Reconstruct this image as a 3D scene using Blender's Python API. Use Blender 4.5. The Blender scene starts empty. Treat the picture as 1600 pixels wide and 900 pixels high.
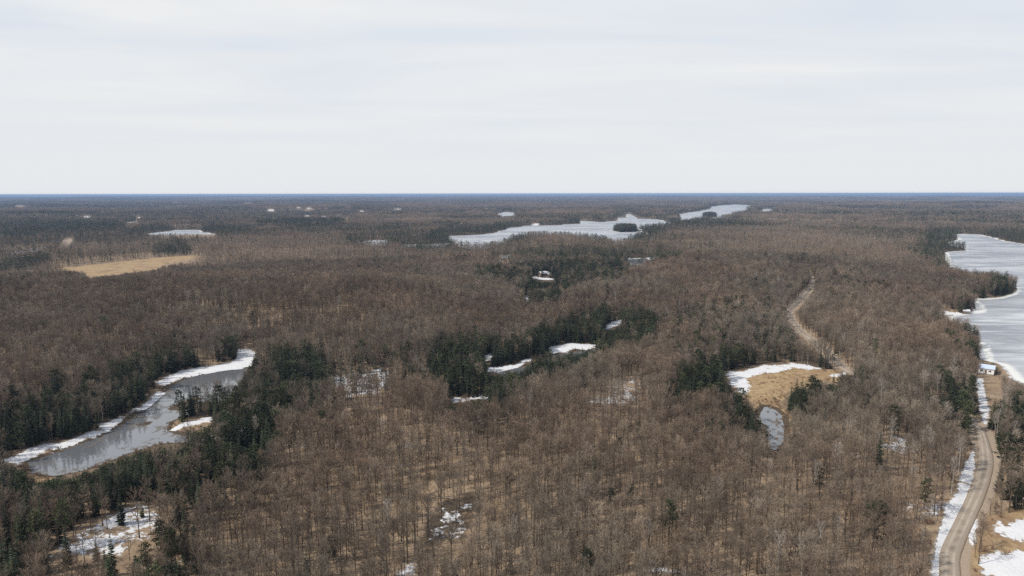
import bpy, bmesh, math, random
import numpy as np
from mathutils import Matrix, Vector

S = bpy.context.scene
C = S.collection
R = math.radians

# ------------------------------------------------------------------ camera
H = 100.0
F = 1067.0
PITCH = R(7.87)
ROLL = R(-0.10)
cam = bpy.data.cameras.new('camera')
cam.sensor_width = 36.0
cam.lens = 36.0 * F / 1600.0
cam.clip_start = 1.0
cam.clip_end = 200000.0
camo = bpy.data.objects.new('camera', cam)
C.objects.link(camo)
CM = Matrix.Rotation(math.pi / 2 - PITCH, 4, 'X') @ Matrix.Rotation(ROLL, 4, 'Z')
camo.matrix_world = Matrix.Translation((0, 0, H)) @ CM
S.camera = camo
CR = np.array(CM.to_3x3())

# ------------------------------------------------------------------ world, sun, exposure
SUN_AZ = math.atan2(-0.86, -0.30)      # the sun stands to the left and a little behind
SUN_EL = R(46)
w = bpy.data.worlds.new('World')
S.world = w
w.use_nodes = True
wt = w.node_tree
for n in list(wt.nodes):
    wt.nodes.remove(n)


def wn(t, **k):
    n = wt.nodes.new(t)
    for a, b in k.items():
        setattr(n, a, b)
    return n


def wmath(op, a, b=None, c=None, clamp=False):
    n = wn('ShaderNodeMath', operation=op, use_clamp=clamp)
    for i, v in enumerate((a, b, c)):
        if v is None:
            continue
        if isinstance(v, (int, float)):
            n.inputs[i].default_value = v
        else:
            wt.links.new(v, n.inputs[i])
    return n.outputs[0]


sky = wn('ShaderNodeTexSky', sky_type='NISHITA', sun_disc=False, sun_elevation=SUN_EL, sun_rotation=SUN_AZ)
sky.air_density = 1.0
sky.dust_density = 1.5
tc = wn('ShaderNodeTexCoord')
sep = wn('ShaderNodeSeparateXYZ')
wt.links.new(tc.outputs['Generated'], sep.inputs[0])
zz = wmath('MAXIMUM', sep.outputs[2], 0.0)
den = wmath('ADD', zz, 0.06)
comb = wn('ShaderNodeCombineXYZ')
wt.links.new(wmath('DIVIDE', sep.outputs[0], den), comb.inputs[0])
wt.links.new(wmath('MULTIPLY', wmath('DIVIDE', sep.outputs[1], den), 2.2), comb.inputs[1])
nz1 = wn('ShaderNodeTexNoise')
nz1.inputs['Scale'].default_value = 0.30
nz1.inputs['Detail'].default_value = 5
nz1.inputs['Roughness'].default_value = 0.55
nz1.inputs['Distortion'].default_value = 0.5
wt.links.new(comb.outputs[0], nz1.inputs['Vector'])
ramp = wn('ShaderNodeValToRGB')
ramp.color_ramp.elements[0].position = 0.32
ramp.color_ramp.elements[0].color = (0.68, 0.745, 0.835, 1)
ramp.color_ramp.elements[1].position = 0.66
ramp.color_ramp.elements[1].color = (0.87, 0.875, 0.87, 1)
wt.links.new(nz1.outputs['Fac'], ramp.inputs[0])
# towards the horizon the layer evens out
hz = wn('ShaderNodeMapRange')
hz.inputs['From Min'].default_value = 0.03
hz.inputs['From Max'].default_value = 0.20
wt.links.new(zz, hz.inputs['Value'])
mixh = wn('ShaderNodeMix', data_type='RGBA')
mixh.inputs['A'].default_value = (0.80, 0.822, 0.842, 1)
wt.links.new(hz.outputs[0], mixh.inputs['Factor'])
wt.links.new(ramp.outputs[0], mixh.inputs['B'])
cl = wn('ShaderNodeMix', data_type='RGBA', blend_type='MULTIPLY')
cl.inputs['Factor'].default_value = 1.0
cl.inputs['B'].default_value = (10.0, 10.0, 10.0, 1)
wt.links.new(mixh.outputs['Result'], cl.inputs['A'])
cover = wn('ShaderNodeMapRange')         # cover thins towards the zenith
cover.inputs['From Min'].default_value = 0.25
cover.inputs['From Max'].default_value = 0.75
cover.inputs['To Min'].default_value = 1.0
cover.inputs['To Max'].default_value = 0.35
wt.links.new(zz, cover.inputs['Value'])
mixs = wn('ShaderNodeMix', data_type='RGBA')
wt.links.new(cover.outputs[0], mixs.inputs['Factor'])
wt.links.new(sky.outputs[0], mixs.inputs['A'])
wt.links.new(cl.outputs['Result'], mixs.inputs['B'])
bg = wn('ShaderNodeBackground')
bg.inputs['Strength'].default_value = 0.1
wt.links.new(mixs.outputs['Result'], bg.inputs['Color'])
wo = wn('ShaderNodeOutputWorld')
wt.links.new(bg.outputs[0], wo.inputs['Surface'])

sl = bpy.data.lights.new('sun', 'SUN')
sl.energy = 4.2
sl.angle = R(1.0)
sl.color = (1.0, 0.935, 0.835)
so = bpy.data.objects.new('sun', sl)
C.objects.link(so)
sd = Vector((math.sin(SUN_AZ) * math.cos(SUN_EL), math.cos(SUN_AZ) * math.cos(SUN_EL), math.sin(SUN_EL)))
so.rotation_euler = sd.to_track_quat('Z', 'Y').to_euler()

S.view_settings.view_transform = 'Standard'
S.view_settings.look = 'None'
S.view_settings.exposure = 0.0
S.view_settings.gamma = 1.0
S.cycles.use_denoising = False
S.cycles.max_bounces = 5
S.cycles.diffuse_bounces = 2
S.cycles.glossy_bounces = 2
S.cycles.transmission_bounces = 2
S.cycles.volume_bounces = 0
S.cycles.pixel_filter_type = 'BLACKMAN_HARRIS'
S.cycles.filter_width = 1.5

# ------------------------------------------------------------------ helpers
rng = np.random.default_rng(11)
rnd = random.Random(7)


def P(pts, z=0.0):
    """where sight lines through photo pixels meet level z: plan coordinates of a feature"""
    a = np.array(pts, float)
    if a.ndim == 1:
        a = a[None]
    zz_ = np.full(len(a), z)
    if a.shape[1] == 3:
        zz_ = a[:, 2]
    d = np.stack([(a[:, 0] - 800) / F, -(a[:, 1] - 450) / F, -np.ones(len(a))], 1) @ CR.T
    t = (zz_ - H) / d[:, 2]
    return d[:, :2] * t[:, None]


def project(X, Y, Z):
    v = np.stack([X, Y, Z - H], 1) @ CR
    dep = -v[:, 2]
    return 800 + F * v[:, 0] / dep, 450 - F * v[:, 1] / dep, dep


def hash2(ix, iy, seed):
    n = (ix.astype(np.int64) * 374761393 + iy.astype(np.int64) * 668265263 + seed * 974634777) & 0x7fffffff
    n = ((n ^ (n >> 13)) * 1274126177) & 0x7fffffff
    n = ((n ^ (n >> 16)) * 60493) & 0x7fffffff
    return ((n ^ (n >> 11)) & 0xffff) / 65535.0


def vnoise(x, y, seed=0):
    ix = np.floor(x)
    iy = np.floor(y)
    fx = x - ix
    fy = y - iy
    fx = fx * fx * (3 - 2 * fx)
    fy = fy * fy * (3 - 2 * fy)
    a = hash2(ix, iy, seed)
    b = hash2(ix + 1, iy, seed)
    c = hash2(ix, iy + 1, seed)
    d = hash2(ix + 1, iy + 1, seed)
    return (a * (1 - fx) + b * fx) * (1 - fy) + (c * (1 - fx) + d * fx) * fy


def fbm(x, y, seed=0, oct=4):
    s = 0
    amp = 0.5
    tot = 0
    for o in range(oct):
        s = s + amp * vnoise(x * 2 ** o + 17.3 * o, y * 2 ** o - 9.1 * o, seed + o)
        tot += amp
        amp *= 0.5
    return s / tot


def sstep(a, b, x):
    t = np.clip((x - a) / (b - a), 0, 1)
    return t * t * (3 - 2 * t)


FAR = 1000.0


def sdf(poly, X, Y, margin=80.0):
    """signed distance to a polygon, negative inside; FAR outside its neighbourhood"""
    out = np.full(X.shape, FAR)
    x0, y0 = poly.min(0) - margin
    x1, y1 = poly.max(0) + margin
    m = (X > x0) & (X < x1) & (Y > y0) & (Y < y1)
    if not m.any():
        return out
    x = X[m]
    y = Y[m]
    d2 = np.full(x.shape, 1e18)
    ins = np.zeros(x.shape, bool)
    n = len(poly)
    for i in range(n):
        ax, ay = poly[i]
        bx, by = poly[(i + 1) % n]
        ex, ey = bx - ax, by - ay
        L = ex * ex + ey * ey + 1e-9
        t = np.clip(((x - ax) * ex + (y - ay) * ey) / L, 0, 1)
        d2 = np.minimum(d2, (x - ax - t * ex) ** 2 + (y - ay - t * ey) ** 2)
        if abs(by - ay) > 1e-9:
            c = ((ay > y) != (by > y)) & (x < (bx - ax) * (y - ay) / (by - ay) + ax)
            ins ^= c
    d = np.sqrt(d2)
    out[m] = np.where(ins, -d, d)
    return out


def sdfs(polys, X, Y, margin=80.0):
    o = np.full(X.shape, FAR)
    for p in polys:
        o = np.minimum(o, sdf(p, X, Y, margin))
    return o


def line_dist(line, X, Y, margin=60.0):
    out = np.full(X.shape, FAR)
    side = np.zeros(X.shape)
    x0, y0 = line.min(0) - margin
    x1, y1 = line.max(0) + margin
    m = (X > x0) & (X < x1) & (Y > y0) & (Y < y1)
    x = X[m]
    y = Y[m]
    d2 = np.full(x.shape, 1e18)
    sg = np.zeros(x.shape)
    for i in range(len(line) - 1):
        ax, ay = line[i]
        ex, ey = line[i + 1] - line[i]
        L = ex * ex + ey * ey + 1e-9
        t = np.clip(((x - ax) * ex + (y - ay) * ey) / L, 0, 1)
        q = (x - ax - t * ex) ** 2 + (y - ay - t * ey) ** 2
        s = np.sign(ex * (y - ay) - ey * (x - ax))
        sg = np.where(q < d2, s, sg)
        d2 = np.minimum(d2, q)
    out[m] = np.sqrt(d2)
    side[m] = sg
    return out, side


def smooth_line(pts, n=6):
    p = np.array(pts, float)
    o = []
    for i in range(len(p) - 1):
        a = p[max(i - 1, 0)]
        b = p[i]
        c = p[i + 1]
        d = p[min(i + 2, len(p) - 1)]
        for k in range(n):
            t = k / n
            o.append(0.5 * ((2 * b) + (-a + c) * t + (2 * a - 5 * b + 4 * c - d) * t * t + (-a + 3 * b - 3 * c + d) * t ** 3))
    o.append(p[-1])
    return np.array(o)


# ------------------------------------------------------------------ plan of the place (metres)
TT = 10.0                                   # sight lines that graze tree tops on a near shore
pond_left = P([(392, 573), (372, 577), (340, 581), (300, 588), (262, 603), (255, 616), (236, 634), (208, 652), (180, 672), (160, 682),
               (112, 697), (75, 712), (37, 722), (44, 740), (85, 744), (130, 736), (165, 722), (200, 708), (250, 693), (290, 693), (306, 690), (298, 683), (262, 672), (268, 660),
               (300, 645), (345, 632), (366, 612), (378, 596)])
pond_right = P([(1197, 636), (1208, 640), (1220, 650), (1223, 668), (1222, 690), (1210, 702), (1197, 700), (1189, 672), (1187, 656), (1192, 644)])
stream_mid = P([(776, 582), (800, 577), (836, 567), (850, 560), (866, 553), (925, 547), (960, 540), (965, 545), (930, 556), (870, 570), (840, 580), (800, 596), (780, 600)])
stream_far = P([(857, 461), (872, 447), (876, 459), (872, 464), (845, 470), (820, 472), (830, 466)])
stream_far2 = P([(955, 430), (966, 420), (972, 427), (970, 436), (958, 437)])
stream_far3 = P([(975, 406), (1008, 404), (1012, 413), (985, 415)])
lake_main = P([(702, 369, 0), (715, 377, TT), (737, 383, TT), (762, 381, TT), (782, 376, TT), (800, 367, TT), (825, 365, TT), (862, 365, TT), (895, 365, TT), (925, 367, TT),
               (950, 370, TT), (962, 376, TT), (972, 377, TT), (980, 370, TT), (995, 363, TT), (1012, 361, TT), (1000, 356, 0), (1007, 352, TT), (1050, 346, TT),
               (1067, 344, TT), (1097, 340, TT), (1122, 341, TT), (1135, 335, TT), (1160, 330, TT), (1176, 321, 0), (1150, 319.5, 0), (1130, 320.5, 0), (1112, 323, 0), (1109, 327, 0), (1082, 331.5, 0),
               (1060, 335, 0), (1067, 341, TT), (1048, 343, TT), (1025, 342.5, 0), (1000, 341.5, 0), (997, 338, TT), (985, 334, 0), (977, 335, 0), (980, 340, 0), (966, 340, 0),
               (965, 345, 0), (940, 347, 0), (907, 345, 0), (905, 349.5, 0), (875, 351.5, 0), (825, 352.5, 0), (815, 354, 0), (800, 355.5, 0), (795, 357.5, 0), (770, 364, 0), (745, 366.5, 0)])
island = P([(957, 360.0), (964, 357.5), (978, 357), (992, 358), (997, 360.5), (990, 362.5), (968, 363)])
isle2 = P([(1097, 338), (1104, 336.5), (1116, 336.5), (1121, 338), (1112, 340), (1100, 340)])
lake_arm1 = P([(568, 377.6, 0), (580, 376, 0), (592, 375.4, 0), (604, 376.4, 0), (602, 379.5, 5), (592, 380.8, 5), (578, 380, 5)])
lake_arm2 = P([(620, 382.6, 0), (640, 381.6, 0), (672, 381.8, 0), (700, 380.6, 0), (690, 382.6, 4), (665, 383.2, 4), (640, 383, 4)])
lake_far_left = P([(228, 365.5), (245, 363), (262, 361), (272, 359.3), (300, 359), (313, 359.5), (316, 363), (340, 366), (335, 369), (290, 369.5), (255, 369), (232, 368)])
lake_far_mid = P([(775, 336), (785, 332), (795, 331), (806, 334), (800, 338.5), (785, 339)])
lake_far_r = P([(1187, 329), (1196, 326.5), (1208, 326.5), (1205, 330), (1192, 331)])
lake_right = P([(1489, 366.5), (1505, 365), (1535, 366.5), (1562, 374), (1600, 381), (1700, 400), (1900, 450), (1900, 700), (1640, 620), (1600, 604), (1585, 592), (1572, 577), (1562, 569), (1550, 567), (1533, 563),
                (1531, 554), (1526, 538), (1502, 528), (1478, 524), (1484, 511), (1480, 494), (1510, 490), (1524, 486), (1521, 476), (1512, 467), (1555, 464.5), (1577, 459.5), (1588, 452),
                (1575, 446), (1535, 444), (1500, 441), (1489, 428), (1478, 408), (1477, 394), (1506, 391), (1500, 387), (1484, 384), (1482, 378), (1493, 375)])
WATERS = [pond_left, pond_right, stream_mid, stream_far, stream_far2, stream_far3]
LAKES = [lake_main, lake_arm1, lake_arm2, lake_far_left, lake_far_mid, lake_far_r, lake_right]
ISLES = [island, isle2]

marsh_left = [P([(95, 700), (130, 690), (165, 683), (180, 676), (162, 690), (120, 702)]), P([(50, 746), (84, 742), (84, 760), (52, 762)])]
hollow = P([(640, 872), (652, 822), (685, 795), (735, 782), (770, 790), (762, 825), (735, 860), (690, 874)])
mud_isles = [P([(262, 639), (290, 633), (325, 627), (345, 628), (330, 640), (300, 642)]), P([(213, 665), (225, 659), (240, 658), (230, 665)]), P([(270, 636), (300, 622), (318, 622), (300, 628)])]
meadow = P([(1132, 586), (1167, 578), (1233, 571), (1282, 579), (1323, 582), (1318, 598), (1282, 600), (1277, 603), (1237, 616), (1217, 634), (1229, 647), (1240, 657), (1232, 676),
            (1222, 692), (1197, 695), (1187, 657), (1180, 640), (1170, 627), (1155, 620), (1137, 605)])
field = P([(76, 421), (130, 416), (175, 411), (250, 402.5), (300, 400), (326, 400.5), (292, 407), (262, 412), (240, 423), (180, 430), (132, 434), (125, 426)])
yard = P([(1532, 585), (1550, 582), (1562, 600), (1566, 628), (1556, 668), (1544, 664), (1534, 632), (1526, 600)])
lot = P([(1538, 850), (1552, 818), (1600, 800), (1700, 840), (1700, 960), (1545, 960), (1535, 900)])
FIELDS = [meadow, field, lot]

# (polygon, strength, softness in metres): lying snow
SNOW = [
    (P([(10, 724), (30, 710), (60, 700), (110, 690), (150, 674), (180, 672), (160, 682), (112, 697), (70, 712), (35, 724)]), 1.0, 1.5),
    (P([(160, 668), (172, 659), (195, 653), (206, 651), (192, 664), (172, 672)]), 1.0, 1.5),
    (P([(205, 650), (225, 630), (240, 612), (264, 610), (248, 628), (226, 642)]), 1.0, 1.5),
    (P([(236, 600), (262, 588), (300, 578), (345, 570), (372, 562), (380, 545), (404, 553), (396, 574), (372, 578), (340, 581), (300, 589), (258, 602)]), 1.1, 1.5),
    (P([(264, 670), (300, 660), (340, 650), (345, 656), (320, 664), (275, 672)]), 1.1, 1.0),
    (P([(300, 690), (330, 680), (400, 665), (412, 672), (370, 685), (310, 693)]), .8, 2.5),
    (P([(80, 895), (110, 855), (160, 825), (220, 805), (245, 815), (245, 855), (200, 882), (140, 892)]), .66, 3),
    (P([(205, 808), (225, 802), (240, 812), (225, 822)]), .8, 2),
    (P([(494, 643), (506, 602), (540, 597), (600, 588), (620, 600), (597, 630)]), .68, 3),
    (P([(698, 622), (735, 624), (770, 622.5), (773, 627), (740, 629), (708, 632)]), .95, 1.5),
    (P([(760, 579), (800, 571), (832, 561), (838, 566), (800, 577), (765, 586)]), 1.1, 1.5),
    (P([(862, 544), (885, 538), (915, 538.5), (940, 541), (925, 545.5), (895, 547), (878, 551), (866, 553)]), 1.1, 1.5),
    (P([(945, 514), (958, 504), (975, 503), (970, 511), (952, 517)]), 1.0, 2),
    (P([(756, 560), (766, 555), (774, 556), (772, 566), (760, 568)]), 1.0, 2),
    (P([(1129, 586), (1165, 576), (1200, 569), (1235, 568), (1282, 577), (1284, 579), (1262, 580), (1240, 577), (1215, 581), (1190, 583), (1160, 593), (1168, 607), (1160, 616), (1150, 622), (1138, 606)]), .92, 2),
    (P([(1290, 590), (1322, 580), (1327, 586), (1300, 592)]), 1.0, 1.5),
    (P([(1528, 592), (1545, 594), (1556, 640), (1555, 668), (1545, 664), (1535, 630)]), 1.08, 1.2),
    (P([(1446, 930), (1452, 885), (1458, 862), (1466, 840), (1474, 815), (1478, 795), (1496, 772), (1506, 745), (1516, 715), (1534, 700), (1532, 735), (1526, 760), (1514, 785), (1503, 812), (1493, 838), (1478, 862), (1472, 885), (1472, 930)]), 1.12, 1.0),
    (P([(1500, 652), (1520, 660), (1537, 667), (1552, 690), (1555, 698), (1546, 690), (1528, 672)]), 1.2, .7),
    (P([(1551, 840), (1570, 818), (1600, 806), (1700, 830), (1700, 860), (1600, 848)]), 1.1, 1.5),
    (P([(1538, 880), (1556, 868), (1580, 858), (1700, 868), (1700, 925), (1538, 905)]), 1.05, 1.5),
    (P([(1518, 838), (1530, 812), (1540, 816), (1536, 850), (1528, 858)]), 1.15, .8),
    (P([(890, 658), (930, 630), (1000, 605), (1012, 640), (1008, 662), (950, 664)]), .52, 6),
    (P([(1365, 724), (1385, 698), (1430, 696), (1445, 718), (1410, 726)]), .56, 3),
    (P([(1395, 805), (1420, 785), (1480, 780), (1500, 800), (1470, 818)]), .6, 4),
    (P([(655, 855), (680, 810), (745, 795), (750, 830), (720, 858)]), .60, 5),
    (P([(615, 900), (640, 876), (656, 880), (650, 905)]), .72, 2),
    (P([(1000, 905), (1015, 880), (1050, 885), (1060, 905)]), .6, 3),
    (P([(827, 434.5), (834, 432), (850, 434), (868, 437.5), (850, 438.5)]), 1.0, 2.5),
    (P([(849, 426), (858, 424.5), (858, 431), (851, 432)]), .95, 2.5),
    (P([(815, 472), (820, 464), (828, 462), (824, 470)]), 1.0, 3),
    (P([(983, 404.5), (1010, 403), (1008, 406), (985, 407.5)]), 1.0, 4),
    (P([(1012, 403), (1026, 402), (1024, 406), (1014, 406)]), .95, 4),
    (P([(778, 407), (798, 402), (799, 408), (785, 410)]), .95, 6),
    (P([(0, 396), (40, 391), (72, 389), (70, 394), (20, 398)]), .7, 8),
    (P([(1465, 484), (1478, 486), (1495, 490), (1490, 495), (1475, 492)]), .95, 3),
    (P([(480, 430), (540, 424), (545, 430), (490, 435)]), .5, 8),
    (P([(195, 349), (215, 347), (217, 350), (196, 351)]), .8, 20),
]
spk = random.Random(3)
for k in range(34):                       # far off: snow lying in small openings
    x = spk.choice([spk.uniform(150, 560), spk.uniform(0, 900)])
    y = spk.uniform(317, 352)
    a = spk.uniform(2.5, 9)
    SNOW.append((P([(x - a, y + .1), (x, y - .7), (x + a, y - .3), (x + a * .6, y + .7), (x - a * .4, y + .8)]), 1.0, 10))

road = smooth_line(P([(1488, 1010), (1485, 950), (1484, 900), (1484, 872), (1494, 845), (1508, 815), (1524, 780), (1535, 750), (1540, 722), (1536, 692), (1528, 672), (1505, 652), (1470, 632), (1420, 612), (1370, 598),
                      (1325, 582), (1290, 556), (1256, 529), (1238, 508), (1231, 492), (1246, 480), (1262, 462), (1271, 448), (1262, 435)]), 8)
ROADW = 2.35
farroad = smooth_line(P([(104, 389), (108, 383), (106, 379), (118, 376)]), 6)

CONIF = [P(p) for p in (
    [(-40, 770), (-40, 640), (60, 612), (130, 598), (200, 575), (238, 568), (240, 606), (222, 630), (195, 652), (150, 670), (110, 688), (40, 700), (15, 722)],
    [(238, 594), (240, 555), (315, 548), (316, 574), (262, 585)],
    [(345, 566), (343, 540), (374, 538), (376, 563)],
    [(-60, 800), (0, 745), (50, 745), (95, 748), (150, 735), (200, 708), (250, 690), (330, 692), (395, 680), (425, 695), (405, 745), (330, 785), (250, 805), (180, 805), (90, 790)],
    [(392, 640), (400, 600), (412, 562), (440, 548), (500, 552), (512, 600), (505, 640), (450, 660), (405, 660)],
    [(268, 658), (275, 640), (290, 612), (345, 612), (390, 620), (392, 650), (345, 650), (300, 656)],
    [(315, 682), (345, 664), (420, 645), (430, 680), (400, 690)],
    [(-40, 900), (-20, 850), (50, 820), (75, 835), (60, 880), (30, 920)],
    [(250, 905), (262, 880), (280, 890), (280, 930), (250, 930)],
    [(660, 610), (665, 560), (690, 532), (740, 530), (800, 540), (830, 530), (850, 512), (900, 492), (945, 482), (1000, 490), (1035, 505), (1032, 528), (1005, 548), (965, 552), (940, 562), (905, 585), (860, 600), (820, 615), (790, 635), (760, 645), (715, 640), (690, 615)],
    [(740, 438), (745, 420), (800, 418), (825, 415), (960, 405), (985, 418), (975, 438), (910, 450), (880, 462), (870, 474), (810, 474), (795, 458), (830, 442)],
    [(760, 404), (770, 394), (860, 388), (1000, 388), (1075, 394), (1060, 406), (990, 410), (840, 404)],
    [(1040, 630), (1058, 590), (1090, 568), (1133, 572), (1138, 612), (1150, 625), (1090, 628)],
    [(1115, 592), (1130, 550), (1226, 548), (1230, 570), (1180, 576), (1140, 586)],
    [(1238, 577), (1245, 555), (1306, 558), (1308, 582)],
    [(1115, 650), (1155, 632), (1180, 655), (1190, 682), (1178, 692), (1145, 675)],
    [(1228, 642), (1228, 622), (1245, 606), (1285, 603), (1290, 625), (1258, 642), (1238, 648)],
    [(1312, 610), (1316, 578), (1355, 585), (1355, 612)],
    [(1478, 645), (1490, 605), (1518, 606), (1529, 640), (1530, 668), (1515, 662), (1495, 650)],
    [(1566, 700), (1568, 645), (1640, 630), (1650, 712), (1580, 715)],
    [(1498, 546), (1508, 522), (1528, 525), (1532, 558), (1515, 560)],
    [(1545, 465), (1550, 440), (1575, 430), (1588, 452), (1576, 460)],
    [(1436, 396), (1440, 382), (1485, 380), (1503, 387), (1500, 393), (1470, 398), (1478, 420), (1465, 420)],
    [(1506, 500), (1508, 474), (1522, 475), (1524, 487), (1514, 490)],
    [(620, 384), (640, 374), (690, 370), (706, 376), (705, 384), (690, 388), (660, 394), (640, 389)],
    [(660, 370), (700, 352), (740, 355), (800, 348), (800, 354), (765, 362), (705, 366), (690, 376), (630, 378)],
    [(190, 364), (225, 352), (270, 352), (272, 358), (240, 363)],
    [(314, 363), (316, 353), (400, 353), (402, 362), (345, 366)],
    [(-20, 430), (-20, 408), (70, 398), (85, 412)],
    [(240, 400), (240, 384), (290, 378), (300, 392)],
    [(88, 426), (120, 420), (124, 432), (95, 434)],
    [(400, 352), (400, 342), (520, 338), (540, 346), (500, 352)],
    [(0, 372), (0, 362), (120, 352), (200, 350), (190, 358), (80, 368)],
)]
MIXED = [P(p) for p in (
    [(90, 610), (130, 590), (240, 570), (240, 600), (130, 620)],
    [(480, 640), (480, 560), (560, 545), (700, 540), (700, 580), (690, 615), (640, 600), (560, 600)],
    [(1100, 680), (1120, 630), (1180, 640), (1190, 690)],
    [(1430, 660), (1440, 600), (1530, 590), (1540, 640)],
    [(1552, 790), (1552, 715), (1640, 700), (1660, 790)],
    [(60, 900), (60, 800), (300, 800), (320, 870), (280, 910)],
    [(1040, 560), (1050, 480), (1200, 470), (1240, 500), (1230, 550), (1100, 575)],
)]

hill_c = [  # centre, height, spread
    (P((690, 690))[0], 7.0, 130, 38), (P((1000, 760))[0], 5.0, 90, 45), (P((150, 500))[0], 15.0, 240, 150), (P((560, 500))[0], 9.0, 180, 90),
    (P((1400, 548))[0], 11.0, 75, 60), (P((1300, 470))[0], 7.0, 140, 110), (P((1330, 680))[0], 5.0, 60, 40), (P((900, 610))[0], 5.0, 70, 30),
    (P((1100, 430))[0], 8.0, 260, 130)]


def water_sd(X, Y):
    """signed distance to open water and to ice, with uneven shores"""
    d = np.hypot(X, Y)
    amp = np.clip(d * 0.008, 1.6, 14.0)
    n = (fbm(X / (amp * 4), Y / (amp * 4), 31, 3) - 0.5) * 2 * amp
    a = sdfs(WATERS, X, Y)
    b = sdfs(LAKES, X, Y)
    isl = sdfs(ISLES, X, Y)
    mi = sdfs(mud_isles, X, Y)
    a = np.maximum(a, -mi)
    b = np.maximum(b, -isl)
    a = np.where(a < FAR, a + n, a)
    b = np.where(b < FAR, b + n, b)
    return a, b


def terrain(X, Y):
    d = np.hypot(X, Y)
    t = 2.0 + 9.0 * (fbm(X / 190, Y / 190, 5, 3) - 0.35)
    ang = X / np.maximum(Y, 1)
    side = 1 - sstep(-.24, -.15, ang) * sstep(.44, .36, ang)
    t = t + sstep(900, 3000, d) * (16.0 + 34 * side * sstep(2300, 3500, d)) * (fbm(X / 1100, Y / 700, 9, 3) - 0.45)
    t = t + sstep(6000, 16000, d) * 50.0 * (fbm(X / 3500, Y / 3500, 12, 3) - 0.35)
    t = t + sstep(420, 700, d) * sstep(3500, 1800, d) * 17.0 * (fbm(X / 330, Y / 260, 15, 3) - 0.42)
    for c, h, sx, sy in hill_c:
        t = t + h * np.exp(-((X - c[0]) / sx) ** 2 - ((Y - c[1]) / sy) ** 2)
    t = np.maximum(t, 0.6 + 0.0 * t)
    # level ground round meadows, the yard and lying snow on the banks
    f = sdfs(FIELDS + [yard] + [s[0] for s in SNOW if s[1] > 0.9 and s[2] <= 4], X, Y)
    t = np.where(f < FAR, 0.7 + (t - 0.7) * sstep(0, 45, f), t)
    rd, _ = line_dist(road, X, Y)
    t = np.where(rd < FAR, 1.0 + (t - 1.0) * (0.25 + 0.75 * sstep(6, 40, rd)), t)
    t = np.where(rd < 6, t - 0.35 * sstep(4.2, 2.6, rd), t)
    a, b = water_sd(X, Y)
    q = np.minimum(a, b)
    shore = np.where(q > 0, 0.10 + q * 0.13, np.maximum(q * 0.2, -1.6))
    t = np.where(q < FAR, np.minimum(t, shore), t)
    return t


def road_level(X, Y):
    t = 2.0 + 9.0 * (fbm(X / 190, Y / 190, 5, 3) - 0.35)
    return t


# ------------------------------------------------------------------ materials
def mat(name):
    m = bpy.data.materials.new(name)
    m.use_nodes = True
    nt = m.node_tree
    b = nt.nodes['Principled BSDF']
    b.inputs['Specular IOR Level'].default_value = 0.2
    b.inputs['Roughness'].default_value = 0.85
    return m, nt, b


class NT:
    def __init__(self, nt):
        self.t = nt

    def n(self, ty, **k):
        n = self.t.nodes.new(ty)
        for a, b in k.items():
            setattr(n, a, b)
        return n

    def put(self, v, s):
        if isinstance(v, (int, float)):
            s.default_value = v
        elif isinstance(v, (tuple, list)):
            s.default_value = tuple(v) + ((1,) if len(v) == 3 and len(s.default_value) == 4 else ())
        else:
            self.t.links.new(v, s)

    def math(self, op, a, b=0.0, clamp=False):
        n = self.n('ShaderNodeMath', operation=op, use_clamp=clamp)
        self.put(a, n.inputs[0])
        self.put(b, n.inputs[1])
        return n.outputs[0]

    def mix(self, f, a, b):
        n = self.n('ShaderNodeMix', data_type='RGBA')
        self.put(f, n.inputs['Factor'])
        self.put(a, n.inputs['A'])
        self.put(b, n.inputs['B'])
        return n.outputs['Result']

    def noise(self, scale, detail=3, rough=0.55, vec=None, dist=0.0):
        n = self.n('ShaderNodeTexNoise')
        n.inputs['Scale'].default_value = scale
        n.inputs['Detail'].default_value = detail
        n.inputs['Roughness'].default_value = rough
        n.inputs['Distortion'].default_value = dist
        self.put(vec if vec is not None else self.pos(), n.inputs['Vector'])
        return n.outputs['Fac']

    def pos(self):
        if not hasattr(self, '_p'):
            self._p = self.n('ShaderNodeNewGeometry').outputs['Position']
        return self._p

    def scaled(self, v):
        n = self.n('ShaderNodeMapping')
        n.inputs['Scale'].default_value = v
        self.put(self.pos(), n.inputs['Vector'])
        return n.outputs[0]

    def attr(self, name):
        return self.n('ShaderNodeAttribute', attribute_name=name).outputs['Fac']

    def range(self, v, a, b, c=0.0, d=1.0, smooth=True):
        n = self.n('ShaderNodeMapRange', interpolation_type='SMOOTHSTEP' if smooth else 'LINEAR')
        self.put(v, n.inputs[0])
        for i, q in enumerate((a, b, c, d)):
            n.inputs[i + 1].default_value = q
        return n.outputs[0]

    def rand(self):
        return self.n('ShaderNodeObjectInfo').outputs['Random']

    def bump(self, h, strength, dist, bsdf):
        n = self.n('ShaderNodeBump')
        n.inputs['Strength'].default_value = strength
        n.inputs['Distance'].default_value = dist
        self.put(h, n.inputs['Height'])
        self.t.links.new(n.outputs[0], bsdf.inputs['Normal'])


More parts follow.
